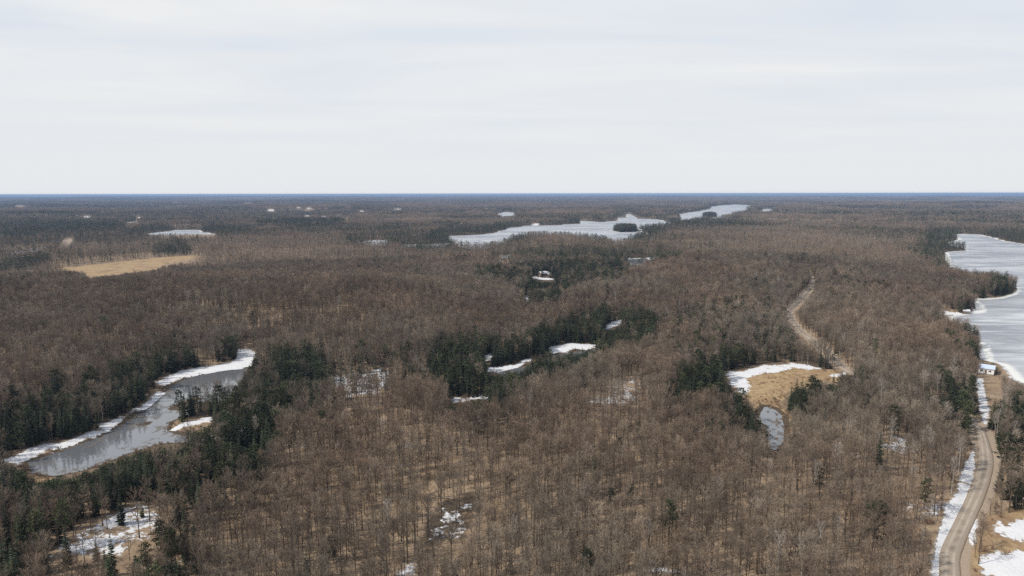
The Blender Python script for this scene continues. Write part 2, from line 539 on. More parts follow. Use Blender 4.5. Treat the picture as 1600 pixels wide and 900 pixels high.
def ground_material():
    m, nt, b = mat('ground_cover')
    q = NT(nt)
    big = q.noise(0.012, 3)
    mid = q.noise(0.09, 4)
    fine = q.noise(0.9, 4, 0.65)
    litter = q.mix(q.range(mid, .3, .7), (.225, .162, .108), (.385, .292, .200))
    litter = q.mix(q.range(fine, .35, .7, 0, .65), litter, (.12, .085, .058))
    litter = q.mix(q.range(big, .4, .7, 0, .5), litter, (.30, .215, .135))
    needle = q.mix(fine, (.055, .045, .03), (.12, .085, .055))
    col = q.mix(q.math('MULTIPLY', q.attr('needle'), .9), litter, needle)
    gr = q.noise(0.35, 5, .7)
    grass = q.mix(q.range(gr, .3, .7), (.255, .172, .092), (.40, .295, .168))
    grass = q.mix(q.range(q.noise(0.05, 3), .45, .7, 0, .7), grass, (.20, .125, .080))
    col = q.mix(q.range(q.math('ADD', q.attr('grass'), q.math('MULTIPLY', q.math('SUBTRACT', mid, .5), .5)), .4, .6), col, grass)
    mud = q.mix(fine, (.035, .026, .02), (.12, .09, .06))
    col = q.mix(q.range(q.math('ADD', q.attr('mud'), q.math('MULTIPLY', q.math('SUBTRACT', gr, .5), .6)), .4, .6), col, mud)
    grav = q.mix(fine, (.24, .19, .14), (.38, .31, .24))
    col = q.mix(q.range(q.math('ADD', q.attr('gravel'), q.math('MULTIPLY', q.math('SUBTRACT', fine, .5), .7)), .4, .6), col, grav)
    far = q.mix(q.noise(0.0012, 4), (.055, .05, .045), (.10, .082, .07))
    col = q.mix(q.attr('distant'), col, far)
    sn = q.noise(0.16, 5, .62)
    sn2 = q.noise(0.7, 3, .6)
    sn0 = q.noise(0.06, 4, .6, q.scaled((1, 1.5, 1)))
    s = q.math('ADD', q.attr('snow'), q.math('ADD', q.math('MULTIPLY', q.math('SUBTRACT', sn, .5), 1.3), q.math('ADD', q.math('MULTIPLY', q.math('SUBTRACT', sn2, .5), 1.25), q.math('MULTIPLY', q.math('SUBTRACT', sn0, .5), 1.0))))
    sf = q.range(s, .47, .66)
    col = q.mix(sf, col, q.mix(sn, (.56, .58, .63), (.72, .72, .72)))
    q.put(col, b.inputs['Base Color'])
    q.bump(q.math('ADD', fine, q.math('MULTIPLY', sf, .6)), .6, .5, b)
    b.inputs['Roughness'].default_value = .9
    return m


def water_material():
    m, nt, b = mat('pond_water')
    q = NT(nt)
    reed = q.range(q.math('ADD', q.noise(0.22, 5, .75, q.scaled((1, .6, 1))), q.math('MULTIPLY', q.attr('shore'), .12)),   .60, .66)
    q.put(q.mix(reed, (.125, .133, .146), (.085, .066, .045)), b.inputs['Base Color'])
    q.put(q.math('ADD', q.math('MULTIPLY', reed, .5), .04), b.inputs['Roughness'])
    b.inputs['Specular IOR Level'].default_value = .5
    b.inputs['IOR'].default_value = 2.3
    q.bump(q.noise(0.8, 3), .06, .15, b)
    return m


def ice_material():
    m, nt, b = mat('lake_ice')
    q = NT(nt)
    a = q.noise(0.006, 6, .66, q.scaled((.7, 1.5, 1)), .8)
    s = q.noise(0.03, 6, .68, q.scaled((.35, 1.7, 1)), .7)
    w_ = q.noise(0.10, 4, .7, q.scaled((.3, 1.8, 1)), .4)
    col = q.mix(q.range(a, .38, .62), (.20, .218, .25), (.37, .39, .42))
    col = q.mix(q.range(s, .50, .66, 0, .8), col, (.58, .60, .63))
    col = q.mix(q.range(w_, .55, .68, 0, .45), col, (.62, .63, .65))
    wet = q.range(q.noise(0.017, 5, .7, q.scaled((.6, 1.3, 1)), 1.0), .62, .72, 0, .6)
    col = q.mix(wet, col, (.12, .135, .155))
    sh = q.math('ADD', q.attr('shore'), q.math('MULTIPLY', q.math('SUBTRACT', s, .5), .9))
    col = q.mix(q.range(sh, .35, .8), col, (.70, .71, .68))
    q.put(col, b.inputs['Base Color'])
    b.inputs['Roughness'].default_value = .38
    b.inputs['Specular IOR Level'].default_value = .35
    q.bump(s, .15, .4, b)
    return m


def bark_material(name, c1, c2, spread=.35):
    m, nt, b = mat(name)
    q = NT(nt)
    r = q.rand()
    col = q.mix(q.noise(3.0, 3, .6, q.scaled((1, 1, .25))), c1, c2)
    g = q.n('ShaderNodeHueSaturation')
    q.put(q.math('ADD', q.math('MULTIPLY', r, spread * 2), 1 - spread), g.inputs['Value'])
    q.put(col, g.inputs['Color'])
    q.put(g.outputs[0], b.inputs['Base Color'])
    b.inputs['Roughness'].default_value = .9
    return m


def twig_material(name, ca, cb, cc, spread=.32):
    """fine twigs: the stand's kinds of tree change slowly over the land"""
    m, nt, b = mat(name)
    q = NT(nt)
    zone = q.noise(0.009, 4, .65)
    col = q.mix(q.range(zone, .40, .60), ca, cb)
    z2 = q.math('ADD', q.math('MULTIPLY', q.noise(0.03, 3, .6), .6), q.math('MULTIPLY', q.noise(0.0022, 4, .6), .4))
    r = q.rand()
    col = q.mix(q.range(r, .72, .95, 0, .7), col, cc)
    g = q.n('ShaderNodeHueSaturation')
    r2 = q.math('FRACT', q.math('MULTIPLY', r, 7.31))
    v = q.math('ADD', q.math('MULTIPLY', r2, spread * 2), 1 - spread)
    q.put(q.math('MULTIPLY', v, q.range(z2, .36, .64, .70, 1.28)), g.inputs['Value'])
    q.put(col, g.inputs['Color'])
    q.put(g.outputs[0], b.inputs['Base Color'])
    b.inputs['Roughness'].default_value = .9
    return m


def needle_material(name, ca, cb):
    m, nt, b = mat(name)
    q = NT(nt)
    r = q.rand()
    col = q.mix(r, ca, cb)
    col = q.mix(q.noise(1.3, 2), col, tuple(x * .55 for x in ca))
    g = q.n('ShaderNodeHueSaturation')
    r2 = q.math('FRACT', q.math('MULTIPLY', r, 5.7))
    q.put(q.math('ADD', q.math('MULTIPLY', q.math('POWER', r2, 1.6), 1.35), .6), g.inputs['Value'])
    q.put(col, g.inputs['Color'])
    q.put(g.outputs[0], b.inputs['Base Color'])
    b.inputs['Roughness'].default_value = .75
    return m


M = dict(
    ground=ground_material(), water=water_material(), ice=ice_material(),
    bark=bark_material('grey_bark', (.16, .122, .092), (.08, .062, .048)),
    twig=twig_material('bare_twigs', (.232, .170, .126), (.198, .166, .130), (.275, .23, .18)),
    birch=bark_material('pale_bark', (.50, .47, .42), (.33, .30, .27), .2),
    birchtwig=twig_material('pale_twigs', (.30, .26, .225), (.28, .24, .21), (.34, .31, .28)),
    cbark=bark_material('conifer_bark', (.09, .07, .055), (.05, .04, .033)),
    spruce=needle_material('spruce_needles', (.031, .043, .023), (.052, .060, .027)),
    pine=needle_material('pine_needles', (.042, .056, .028), (.078, .080, .034)),
    shrub=twig_material('shrub_twigs', (.20, .125, .09), (.22, .16, .11), (.25, .16, .11)),
)


# ------------------------------------------------------------------ ground sheet
def grid_axes():
    fine = np.linspace(R(-45), R(45), 531)
    rest = np.linspace(R(45), R(315), 60)[1:-1]
    ang = np.concatenate([fine, rest])
    r = [4.0, 20.0, 45.0, 70.0]
    x = 88.0
    while x < 60500:
        r.append(x)
        k = 0.0075 if x < 5500 else (0.015 if x < 14000 else 0.05)
        x *= 1 + k
    return ang, np.array(r)


ANG, RAD = grid_axes()
NA, NR = len(ANG), len(RAD)
GX = (RAD[:, None] * np.sin(ANG)[None]).ravel()
GY = (RAD[:, None] * np.cos(ANG)[None]).ravel()
GZ = terrain(GX, GY)
GA, GB = water_sd(GX, GY)


def grid_faces(keep=None):
    i, j = np.meshgrid(np.arange(NR - 1), np.arange(NA), indexing='ij')
    j2 = (j + 1) % NA
    f = np.stack([i * NA + j, i * NA + j2, (i + 1) * NA + j2, (i + 1) * NA + j], -1).reshape(-1, 4)
    if keep is not None:
        f = f[keep[f].any(1)]
    return f[:, ::-1]


def mesh_np(name, v, f, smooth=False):
    me = bpy.data.meshes.new(name)
    v = np.asarray(v, np.float32)
    f = np.asarray(f, np.int32)
    k = f.shape[1]
    me.vertices.add(len(v))
    me.vertices.foreach_set('co', v.ravel())
    me.loops.add(f.size)
    me.loops.foreach_set('vertex_index', f.ravel())
    me.polygons.add(len(f))
    me.polygons.foreach_set('loop_start', np.arange(0, f.size, k, dtype=np.int32))
    me.polygons.foreach_set('use_smooth', np.full(len(f), smooth))
    me.update(calc_edges=True)
    return me


def add_attr(me, name, v, ty='FLOAT'):
    a = me.attributes.new(name, ty, 'POINT')
    v = np.asarray(v)
    if ty == 'FLOAT':
        a.data.foreach_set('value', v.astype(np.float32))
    elif ty == 'INT':
        a.data.foreach_set('value', v.astype(np.int32))
    else:
        a.data.foreach_set('vector', v.astype(np.float32).ravel())


def obj(name, me, materials=(), parent=None, **props):
    for m_ in materials:
        me.materials.append(m_)
    o = bpy.data.objects.new(name, me)
    C.objects.link(o)
    if parent:
        o.parent = parent
    for k, v in props.items():
        o[k] = v
    return o


def tag(o, label, cat, group=None, kind=None):
    o['label'] = label
    o['category'] = cat
    if group:
        o['group'] = group
    if kind:
        o['kind'] = kind
    return o


def warp(X, Y):
    a = np.clip(np.hypot(X, Y) * .028, 3, 16)
    return (X + a * (fbm(X / a, Y / a, 71, 3) - .5), Y + a * 1.3 * (fbm(X / a + 9, Y / a, 73, 3) - .5))


def snow_amount(X, Y):
    X, Y = warp(X, Y)
    s = np.zeros(X.shape)
    for poly, st, soft in SNOW:
        d = sdf(poly, X, Y, 40)
        s = np.maximum(s, st * sstep(soft * 1.6, -soft * 1.8, d))
    return s


cfd = sdfs(CONIF, GX, GY, 40)
rdist, rside = line_dist(road, GX, GY)
frd, _ = line_dist(farroad, GX, GY)
me = mesh_np('ground', np.stack([GX, GY, GZ], 1), grid_faces(), True)
amb = 0.22 * sstep(.52, .75, fbm(GX / 60, GY / 60, 77, 3)) * sstep(700, 250, np.hypot(GX, GY))
qq = np.minimum(GA, GB)
sn = np.maximum(snow_amount(GX, GY), amb)
sn = np.maximum(sn, np.where(GB < FAR, .8 * sstep(6, .5, GB) * sstep(1000, 600, np.hypot(GX, GY)), 0))
add_attr(me, 'snow', sn)
add_attr(me, 'needle', np.maximum(sstep(8, -8, cfd), np.where(GB < FAR, sstep(70, 20, GB) * sstep(700, 1300, np.hypot(GX, GY)), 0)))
add_attr(me, 'grass', np.maximum(sstep(4, -4, sdfs([meadow, field] + marsh_left, GX, GY, 40)), .8 * sstep(8, -2, sdf(lot, GX, GY, 40))))
add_attr(me, 'mud', np.maximum(np.where(GA < FAR, sstep(4.0, 0.6, GA), 0.0), np.maximum(sstep(1.5, -1, sdfs(mud_isles, GX, GY, 40)), .62 * sstep(7, -7, sdf(hollow, *warp(GX, GY), 40)) * (.6 + .7 * fbm(GX / 6, GY / 6, 29, 3)))))
add_attr(me, 'gravel', np.maximum(np.where((rdist < 6), sstep(5.6, 3.4, rdist), 0), sstep(18, 8, frd)))
add_attr(me, 'distant', sstep(14000, 20000, np.hypot(GX, GY)))
obj('ground', me, [M['ground']], kind='structure')

# water and ice sheets: flat, a little wider than their shores so that the banks cut their outlines
for nm, d_, m_, z_ in (('pond_water', GA, 'water', 0.0), ('lake_ice', GB, 'ice', 0.03)):
    dd = np.hypot(GX, GY)
    keep = d_ < np.clip(dd * .004, 1.5, 14)
    f = grid_faces(keep)
    used, inv = np.unique(f, return_inverse=True)
    me = mesh_np(nm, np.stack([GX[used], GY[used], np.full(len(used), z_)], 1), inv.reshape(-1, 4), True)
    ux, uy = GX[used], GY[used]
    rl = sdf(lake_right, ux, uy, 60) < FAR
    vary = .35 + 1.3 * fbm(ux / 120, uy / 120, 23, 2)
    add_attr(me, 'shore', np.where(rl, sstep(-10, -1, d_[used]) * np.clip(vary, 0, 1.1), .7 * sstep(-14, -2, d_[used]) * np.clip(vary, 0, 1)))
    obj(nm, me, [M[m_]], kind='structure')

# ------------------------------------------------------------------ gravel road
def road_material():
    m, nt, b = mat('road_gravel')
    q = NT(nt)
    u = q.attr('across')
    fine = q.noise(1.6, 4, .65)
    mid = q.noise(0.18, 4, .6)
    col = q.mix(fine, (.235, .195, .158), (.38, .325, .265))
    ua = q.math('ABSOLUTE', u)
    trk = q.range(q.math('ABSOLUTE', q.math('SUBTRACT', ua, .36)), .22, .04)
    col = q.mix(q.math('MULTIPLY', trk, q.range(mid, .3, .6, .35, .9)), col, (.43, .375, .315))
    damp = q.math('MULTIPLY', q.range(q.noise(0.09, 3), .46, .62), q.range(ua, .75, .2))
    col = q.mix(q.math('MULTIPLY', damp, .55), col, (.11, .09, .075))
    edge = q.range(q.math('ADD', ua, q.math('MULTIPLY', q.math('SUBTRACT', fine, .5), .4)), .82, 1.0)
    col = q.mix(edge, col, (.26, .19, .125))
    q.put(col, b.inputs['Base Color'])
    q.bump(fine, .5, .15, b)
    return m


M['road'] = road_material()
tang = np.gradient(road, axis=0)
tang /= np.linalg.norm(tang, axis=1)[:, None]
nrm = np.stack([tang[:, 1], -tang[:, 0]], 1)
US = np.array([-1, -.8, -.5, -.15, .15, .5, .8, 1.0])
far_part = sstep(300, 360, np.hypot(road[:, 0], road[:, 1]))
wob = 1 - .32 * far_part + .12 * (fbm(np.arange(len(road)) / 7.0, np.zeros(len(road)), 4, 3) - .5)
RXY = road[:, None, :] + nrm[:, None, :] * (US[None, :, None] * ROADW * wob[:, None, None])
rx, ry = RXY[..., 0].ravel(), RXY[..., 1].ravel()
au = np.tile(US, len(road))
rz = terrain(rx, ry) + .35 * sstep(4.2, 2.6, np.abs(au) * ROADW) + .06 + .10 * (1 - au ** 2)
rz = np.where(np.abs(au) > .95, rz - .25, rz)
nU = len(US)
i, j = np.meshgrid(np.arange(len(road) - 1), np.arange(nU - 1), indexing='ij')
f = np.stack([i * nU + j, i * nU + j + 1, (i + 1) * nU + j + 1, (i + 1) * nU + j], -1).reshape(-1, 4)
me = mesh_np('gravel_road', np.stack([rx, ry, rz], 1), f, True)
add_attr(me, 'across', au)
obj('gravel_road', me, [M['road']], kind='structure')


# ------------------------------------------------------------------ tree models
class Geo:
    def __init__(self):
        self.v = []
        self.f = []

    def tube(self, pts, rad, n=4):
        base = len(self.v)
        for k, p in enumerate(pts):
            p = Vector(p)
            a = Vector(pts[min(k + 1, len(pts) - 1)]) - Vector(pts[max(k - 1, 0)])
            if a.length < 1e-6:
                a = Vector((0, 0, 1))
            a.normalize()
            u = a.cross(Vector((1, 0.13, 0.07)) if abs(a.x) < .8 else Vector((0, 1, 0.1))).normalized()
            v = a.cross(u)
            for s in range(n):
                t = 2 * math.pi * s / n
                self.v.append(tuple(p + (u * math.cos(t) + v * math.sin(t)) * rad[k]))
        for k in range(len(pts) - 1):
            for s in range(n):
                s2 = (s + 1) % n
                self.f.append((base + k * n + s, base + k * n + s2, base + (k + 1) * n + s2))
                self.f.append((base + k * n + s, base + (k + 1) * n + s2, base + (k + 1) * n + s))

    def sliver(self, p, d, wdt, r):
        """one fine twig: a thin tapering blade"""
        p = Vector(p)
        d = Vector(d)
        s = d.cross(Vector((r.uniform(-1, 1), r.uniform(-1, 1), r.uniform(-1, 1))))
        if s.length < 1e-6:
            s = Vector((1, 0, 0))
        s = s.normalized() * wdt * .5
        b = len(self.v)
        self.v += [tuple(p - s), tuple(p + s), tuple(p + d)]
        self.f.append((b, b + 1, b + 2))

    def mesh(self, name):
        return mesh_np(name, self.v, self.f)


def along(path, t):
    k = t * (len(path) - 1)
    i = min(int(k), len(path) - 2)
    return Vector(path[i]).lerp(Vector(path[i + 1]), k - i)


def bare_tree_geo(seed, ht=15.0, lod=0, crown=2.9, start=.42, fork=False, lean=0.0):
    """forest-grown hardwood without leaves: long stem, rising limbs, fine twigs at the ends"""
    r = random.Random(seed)
    tr, cr = Geo(), Geo()
    ns = (8, 5, 3)[lod]
    la = r.uniform(0, 6.28)
    wx, wy = math.cos(la) * lean, math.sin(la) * lean
    p1, p2 = r.uniform(0, 6), r.uniform(0, 6)

    def stem(t):
        return Vector((wx * t * t * ht + .22 * math.sin(t * 5 + p1) * t, wy * t * t * ht + .22 * math.sin(t * 6 + p2) * t, t * ht * .96))
    main = [stem(k / ns) for k in range(ns + 1)]
    r0 = r.uniform(.15, .21)
    sides = (6, 4, 3)[lod]
    tr.tube([Vector((0, 0, -.5))] + main, [r0 * 1.5] + [r0 * (1 - .86 * (k / ns) ** .9) * (1.25 if k == 0 else 1) for k in range(ns + 1)], sides)
    stems = [(main, start)]
    if fork:
        t0 = r.uniform(.3, .45)
        b = stem(t0)
        fa = r.uniform(0, 6.28)
        fp = [b + Vector((math.cos(fa) * 1.7 * (k / 4) ** .7, math.sin(fa) * 1.7 * (k / 4) ** .7, (ht * .93 - b.z) * k / 4)) for k in range(5)]
        tr.tube(fp, [r0 * .62 * (1 - .85 * k / 4) for k in range(5)], max(3, sides - 1))
        stems.append((fp, .15))
    nl = (15, 11, 6)[lod]
    wd = (.034, .052, .12)[lod]
    for path, st in stems:
        m = nl if len(stems) == 1 else int(nl * .65)
        ga = r.uniform(0, 6.28)
        for k in range(m):
            t = st + (1 - st) * (k + r.uniform(0, .8)) / m
            t = min(t, .98)
            b = along(path, t)
            u = (t - st) / (1 - st)
            ga += 2.4 + r.uniform(-.5, .5)
            up = R(r.uniform(30, 48) + 28 * u)
            L = crown * (.5 + .68 * math.sin(math.pi * min(.96, .22 + .74 * u))) * r.uniform(.75, 1.15)
            hd = Vector((math.cos(ga), math.sin(ga), 0))
            lp = []
            nn = (4, 3, 2)[lod]
            for s in range(nn + 1):
                q = s / nn
                lp.append(b + hd * (L * math.cos(up) * q) + Vector((0, 0, L * math.sin(up) * q + .25 * L * q * q)) +
                          Vector((r.uniform(-.12, .12), r.uniform(-.12, .12), 0)) * q)
            rl = r0 * (.42 - .24 * u)
            if lod < 2:
                tr.tube(lp, [max(.018, rl * (1 - .85 * s / nn)) for s in range(nn + 1)], (4, 3)[lod])
            nb = (6, 4, 0)[lod]
            for s in range(nb):
                q = .25 + .75 * (s + r.random()) / nb
                bb = along(lp, min(q, 1))
                a2 = ga + r.choice((-1, 1)) * r.uniform(.4, 1.2)
                d2 = Vector((math.cos(a2) * .75, math.sin(a2) * .75, r.uniform(.35, 1.1))).normalized() * (L * r.uniform(.3, .55))
                if lod == 0:
                    cr.tube([bb, bb + d2 * .55 + Vector((0, 0, .08)), bb + d2], [.026, .017, .008], 3)
                else:
                    cr.sliver(bb, d2, wd * 1.2, r)
                for g in range((9, 8)[lod]):
                    tt = r.uniform(.35, 1)
                    d3 = (d2.normalized() * .8 + Vector((r.uniform(-1, 1), r.uniform(-1, 1), r.uniform(-.25, 1.0)))).normalized() * r.uniform(.5, 1.25)
                    cr.sliver(bb + d2 * tt, d3, wd * r.uniform(.7, 1.2), r)
            if lod == 2:
                for g in range(15):
                    tt = r.uniform(.15, 1)
                    d3 = (hd * .8 + Vector((r.uniform(-1, 1), r.uniform(-1, 1), r.uniform(0, 1.3)))).normalized() * r.uniform(.9, 2.0)
                    cr.sliver(along(lp, tt), d3, wd * r.uniform(.6, 1.3), r)
        for g in range((14, 10, 6)[lod]):
            d3 = Vector((r.uniform(-.7, .7), r.uniform(-.7, .7), 1)).normalized() * r.uniform(.5, 1.2)
            cr.sliver(along(path, r.uniform(.86, 1)), d3, wd, r)
    return tr, cr


def spruce_geo(seed, ht=13.0, lod=0, wide=1.9, bare=.08):
    """narrow spire of drooping whorls"""
    r = random.Random(seed)
    tr, cr = Geo(), Geo()
    tr.tube([(0, 0, -.4), (0, 0, ht * .5), (0, 0, ht * .97)], [.19, .11, .015], (6, 4, 3)[lod])
    nw = (19, 12, 7)[lod]
    for k in range(nw):
        t = bare + (1 - bare) * (k + r.uniform(-.2, .2)) / nw
        t = max(bare * .7, min(t, .985))
        L0 = wide * (1 - t) ** .82 * (.75 + .25 * min(1, t * 6)) + .12
        nb = (8, 7, 5)[lod] if t < .8 else (6, 5, 4)[lod]
        a0 = r.uniform(0, 6.28)
        for s in range(nb):
            if r.random() < .07:
                continue
            a = a0 + 6.283 * s / nb + r.uniform(-.3, .3)
            L = L0 * r.uniform(.65, 1.18)
            h = Vector((math.cos(a), math.sin(a), 0))
            sd_ = Vector((-math.sin(a), math.cos(a), 0))
            z = t * ht + r.uniform(-.15, .15)
            droop = r.uniform(.12, .5) * (1.1 - t)
            b = Vector((0, 0, z))
            tip = b + h * L + Vector((0, 0, -droop * L + .12 * L))
            mid = b + h * L * .5 + Vector((0, 0, .02))
            if lod == 0:
                for q in (.3, .5, .68, .85):
                    c = b.lerp(tip, q)
                    wv = L * .30 * (1.15 - q) + .12
                    for sg in (-1, 1):
                        e = c + (h * .55 + sd_ * sg) * wv * r.uniform(.8, 1.3) + Vector((0, 0, -r.uniform(.1, .4) * wv))
                        i0 = len(cr.v)
                        cr.v += [tuple(c - h * wv * .35), tuple(c + h * wv * .45), tuple(e)]
                        cr.f.append((i0, i0 + 1, i0 + 2))
                i0 = len(cr.v)
                cr.v += [tuple(b.lerp(tip, .6) + sd_ * .09), tuple(b.lerp(tip, .6) - sd_ * .09), tuple(tip)]
                cr.f.append((i0, i0 + 1, i0 + 2))
                i0 = len(cr.v)
                cr.v += [tuple(b), tuple(mid + Vector((0, 0, -.35 * L))), tuple(tip)]
                cr.f.append((i0, i0 + 1, i0 + 2))
            else:
                wv = L * .36 + .1
                i0 = len(cr.v)
                cr.v += [tuple(b), tuple(mid + sd_ * wv + Vector((0, 0, -.1 * L))), tuple(tip), tuple(mid - sd_ * wv + Vector((0, 0, -.1 * L)))]
                cr.f += [(i0, i0 + 1, i0 + 2), (i0, i0 + 2, i0 + 3)]
                if lod == 1:
                    i0 = len(cr.v)
                    cr.v += [tuple(b), tuple(mid + Vector((0, 0, -.4 * L))), tuple(tip)]
                    cr.f.append((i0, i0 + 1, i0 + 2))
    cr.tube([(0, 0, ht * .9), (0, 0, ht)], [.10, .01], 3)
    return tr, cr


def pine_geo(seed, ht=14.0, lod=0, spread=2.8, low=.35):
    """white pine or hemlock: clumped sprays on spreading boughs, uneven outline"""
    r = random.Random(seed)
    tr, cr = Geo(), Geo()
    lx, ly = r.uniform(-.5, .5), r.uniform(-.5, .5)
    tr.tube([(0, 0, -.4), (lx * .4, ly * .4, ht * .5), (lx, ly, ht * .96)], [.24, .16, .03], (6, 4, 3)[lod])
    ncl = (24, 15, 8)[lod]
    ga = r.uniform(0, 6)
    for k in range(ncl):
        u = (k + r.random() * .8) / ncl
        t = low + (1 - low) * u
        ga += 2.4 + r.uniform(-.6, .6)
        L = spread * (math.sin(math.pi * (.22 + .74 * u)) ** .8) * r.uniform(.5, 1.1)
        b = Vector((lx * t, ly * t, t * ht))
        c = b + Vector((math.cos(ga) * L, math.sin(ga) * L, L * r.uniform(-.05, .35)))
        if lod < 2:
            tr.tube([b, b.lerp(c, .6), c], [.06, .04, .015], 3)
        rx_, rz_ = r.uniform(.7, 1.25), r.uniform(.35, .6)
        for g in range((34, 18, 9)[lod]):
            d = Vector((r.gauss(0, 1), r.gauss(0, 1), r.gauss(0, 1))).normalized() * (r.random() ** .45)
            p = c.lerp(b, r.uniform(0, .35)) + Vector((d.x * rx_, d.y * rx_, d.z * rz_))
            dd = Vector((d.x, d.y, d.z * .5 + r.uniform(0, .7))).normalized() * r.uniform(.35, .7) * (1, 1.25, 1.9)[lod]
            cr.sliver(p, dd, r.uniform(.28, .5) * (1, 1.25, 1.8)[lod], r)
    return tr, cr


def shrub_geo(seed, ht=2.2, lod=0):
    r = random.Random(seed)
    tr, cr = Geo(), Geo()
    for k in range(9):
        a = r.uniform(0, 6.28)
        d = Vector((math.cos(a) * r.uniform(.1, .6), math.sin(a) * r.uniform(.1, .6), 1)).normalized() * ht * r.uniform(.5, .8)
        b = Vector((math.cos(a) * r.uniform(0, .5), math.sin(a) * r.uniform(0, .5), -.1))
        tr.tube([b, b + d * .6, b + d], [.03, .022, .01], 3)
        for g in range(13):
            p = b + d * r.uniform(.3, 1)
            d3 = Vector((r.uniform(-1, 1), r.uniform(-1, 1), r.uniform(.1, 1.1))).normalized() * r.uniform(.4, 1.0)
            cr.sliver(p, d3, .06, r)
    return tr, cr


def join_mesh(name, parts):
    """(geo, material) pairs as one mesh with several materials"""
    v, f, mi, mats = [], [], [], []
    for g, m_ in parts:
        if m_ not in mats:
            mats.append(m_)
        off = len(v)
        v += g.v
        f += [(a + off, b + off, c + off) for a, b, c in g.f]
        mi += [mats.index(m_)] * len(g.f)
    me = mesh_np(name, v, f)
    for m_ in mats:
        me.materials.append(M[m_])
    me.polygons.foreach_set('material_index', np.array(mi, np.int32))
    return me


# models of single trees: [kind] -> list of (trunk mesh, crown mesh)
MODELS = {'bare': [], 'spruce': [], 'pine': [], 'birch': [], 'shrub': []}


def model(kind, geo, tm, cm):
    t = geo[0].mesh(kind + '_trunk')
    c = geo[1].mesh(kind + '_crown')
    t.materials.append(M[tm])
    c.materials.append(M[cm])
    MODELS[kind].append((t, c))


BARE_SPEC = [dict(ht=15, crown=2.5, start=.52), dict(ht=16.5, crown=2.7, start=.5, fork=True), dict(ht=14, crown=2.0, start=.6), dict(ht=17, crown=2.6, start=.56, lean=.05),
             dict(ht=13, crown=2.3, start=.45), dict(ht=16, crown=3.0, start=.46, fork=True), dict(ht=15.5, crown=1.9, start=.6, lean=.08), dict(ht=12, crown=1.8, start=.48)]
SPRUCE_SPEC = [dict(ht=13, wide=1.9), dict(ht=15, wide=1.8, bare=.14), dict(ht=11, wide=1.9, bare=.03), dict(ht=9, wide=1.5, bare=.02), dict(ht=14, wide=2.3), dict(ht=6, wide=1.35, bare=.02)]
PINE_SPEC = [dict(ht=14, spread=2.8), dict(ht=16, spread=2.9, low=.45), dict(ht=12, spread=2.9, low=.2)]
for k, s in enumerate(BARE_SPEC):
    model('bare', bare_tree_geo(100 + k, lod=0, **s), 'bark', 'twig')
for k, s in enumerate(BARE_SPEC[:4]):
    s = dict(s, ht=s['ht'] * .9, crown=s['crown'] * .75)
    model('birch', bare_tree_geo(200 + k, lod=0, **s), 'birch', 'birchtwig')
for k, s in enumerate(SPRUCE_SPEC):
    model('spruce', spruce_geo(300 + k, lod=0, **s), 'cbark', 'spruce')
for k, s in enumerate(PINE_SPEC):
    model('pine', pine_geo(400 + k, lod=0, **s), 'cbark', 'pine')
for k in range(3):
    model('shrub', shrub_geo(500 + k, ht=(2.4, 1.8, 3.0)[k]), 'shrub', 'shrub')

# models the far woods repeat: one collection each, not linked to the scene


def pool(name, meshes):
    c = bpy.data.collections.new(name)
    for k, me_ in enumerate(meshes):
        o = bpy.data.objects.new('%s_%02d' % (name, k), me_)
        c.objects.link(o)
    return c


near_bare = [join_mesh('bare', [(g[0], 'bark'), (g[1], 'twig')]) for g in [bare_tree_geo(600 + k, lod=0, **BARE_SPEC[k % 8]) for k in range(10)]]
near_birch = [join_mesh('birch', [(g[0], 'birch'), (g[1], 'birchtwig')]) for g in [bare_tree_geo(620 + k, lod=1, ht=13.5, crown=2.1) for k in range(2)]]
near_con = [join_mesh('con', [(g[0], 'cbark'), (g[1], 'spruce')]) for g in [spruce_geo(640 + k, lod=1, **SPRUCE_SPEC[k % 6]) for k in range(6)]] + \
           [join_mesh('con', [(g[0], 'cbark'), (g[1], 'pine')]) for g in [pine_geo(660 + k, lod=1, **PINE_SPEC[k % 3]) for k in range(3)]]
mid_bare_g = [bare_tree_geo(700 + k, lod=2, **BARE_SPEC[k % 8]) for k in range(8)]
mid_con_g = [(spruce_geo(720 + k, lod=2, **SPRUCE_SPEC[k % 5]), 'spruce') for k in range(5)] + [(pine_geo(740 + k, lod=2, **PINE_SPEC[k]), 'pine') for k in range(3)]
mid_bare = [join_mesh('bare', [(g[0], 'bark'), (g[1], 'twig')]) for g in mid_bare_g]
mid_con = [join_mesh('con', [(g[0], 'cbark'), (g[1], m_)]) for g, m_ in mid_con_g]


def stand(name, size, n, conif, seed):
    """a plot of low-detail trees for the land beyond 2.5 km"""
    r = random.Random(seed)
    big = {}
    for k in range(n):
        x, y = r.uniform(-size / 2, size / 2), r.uniform(-size / 2, size / 2)
        if r.random() < conif:
            g, m_ = r.choice(mid_con_g)
        else:
            g, m_ = r.choice(mid_bare_g), 'twig'
        s = r.uniform(.8, 1.15)
        a = r.uniform(0, 6.28)
        ca, sa = math.cos(a) * s, math.sin(a) * s
        G = big.setdefault(m_, Geo())
        gg = g[1]
        step = 2 if size > 60 else 1
        off = len(G.v)
        G.v += [(x + ca * p[0] - sa * p[1], y + sa * p[0] + ca * p[1], p[2] * s) for p in gg.v]
        G.f += [(a_ + off, b_ + off, c_ + off) for a_, b_, c_ in gg.f[::step]]
    return join_mesh(name, [(g, m_) for m_, g in big.items()])


plots = [stand('plot', 32, 40, c_, 800 + k) for k, c_ in enumerate((.02, .06, .03, .45, .75, .9))]
plots_far = [stand('plot', 125, 330, c_, 850 + k) for k, c_ in enumerate((.03, .08, .4, .75))]


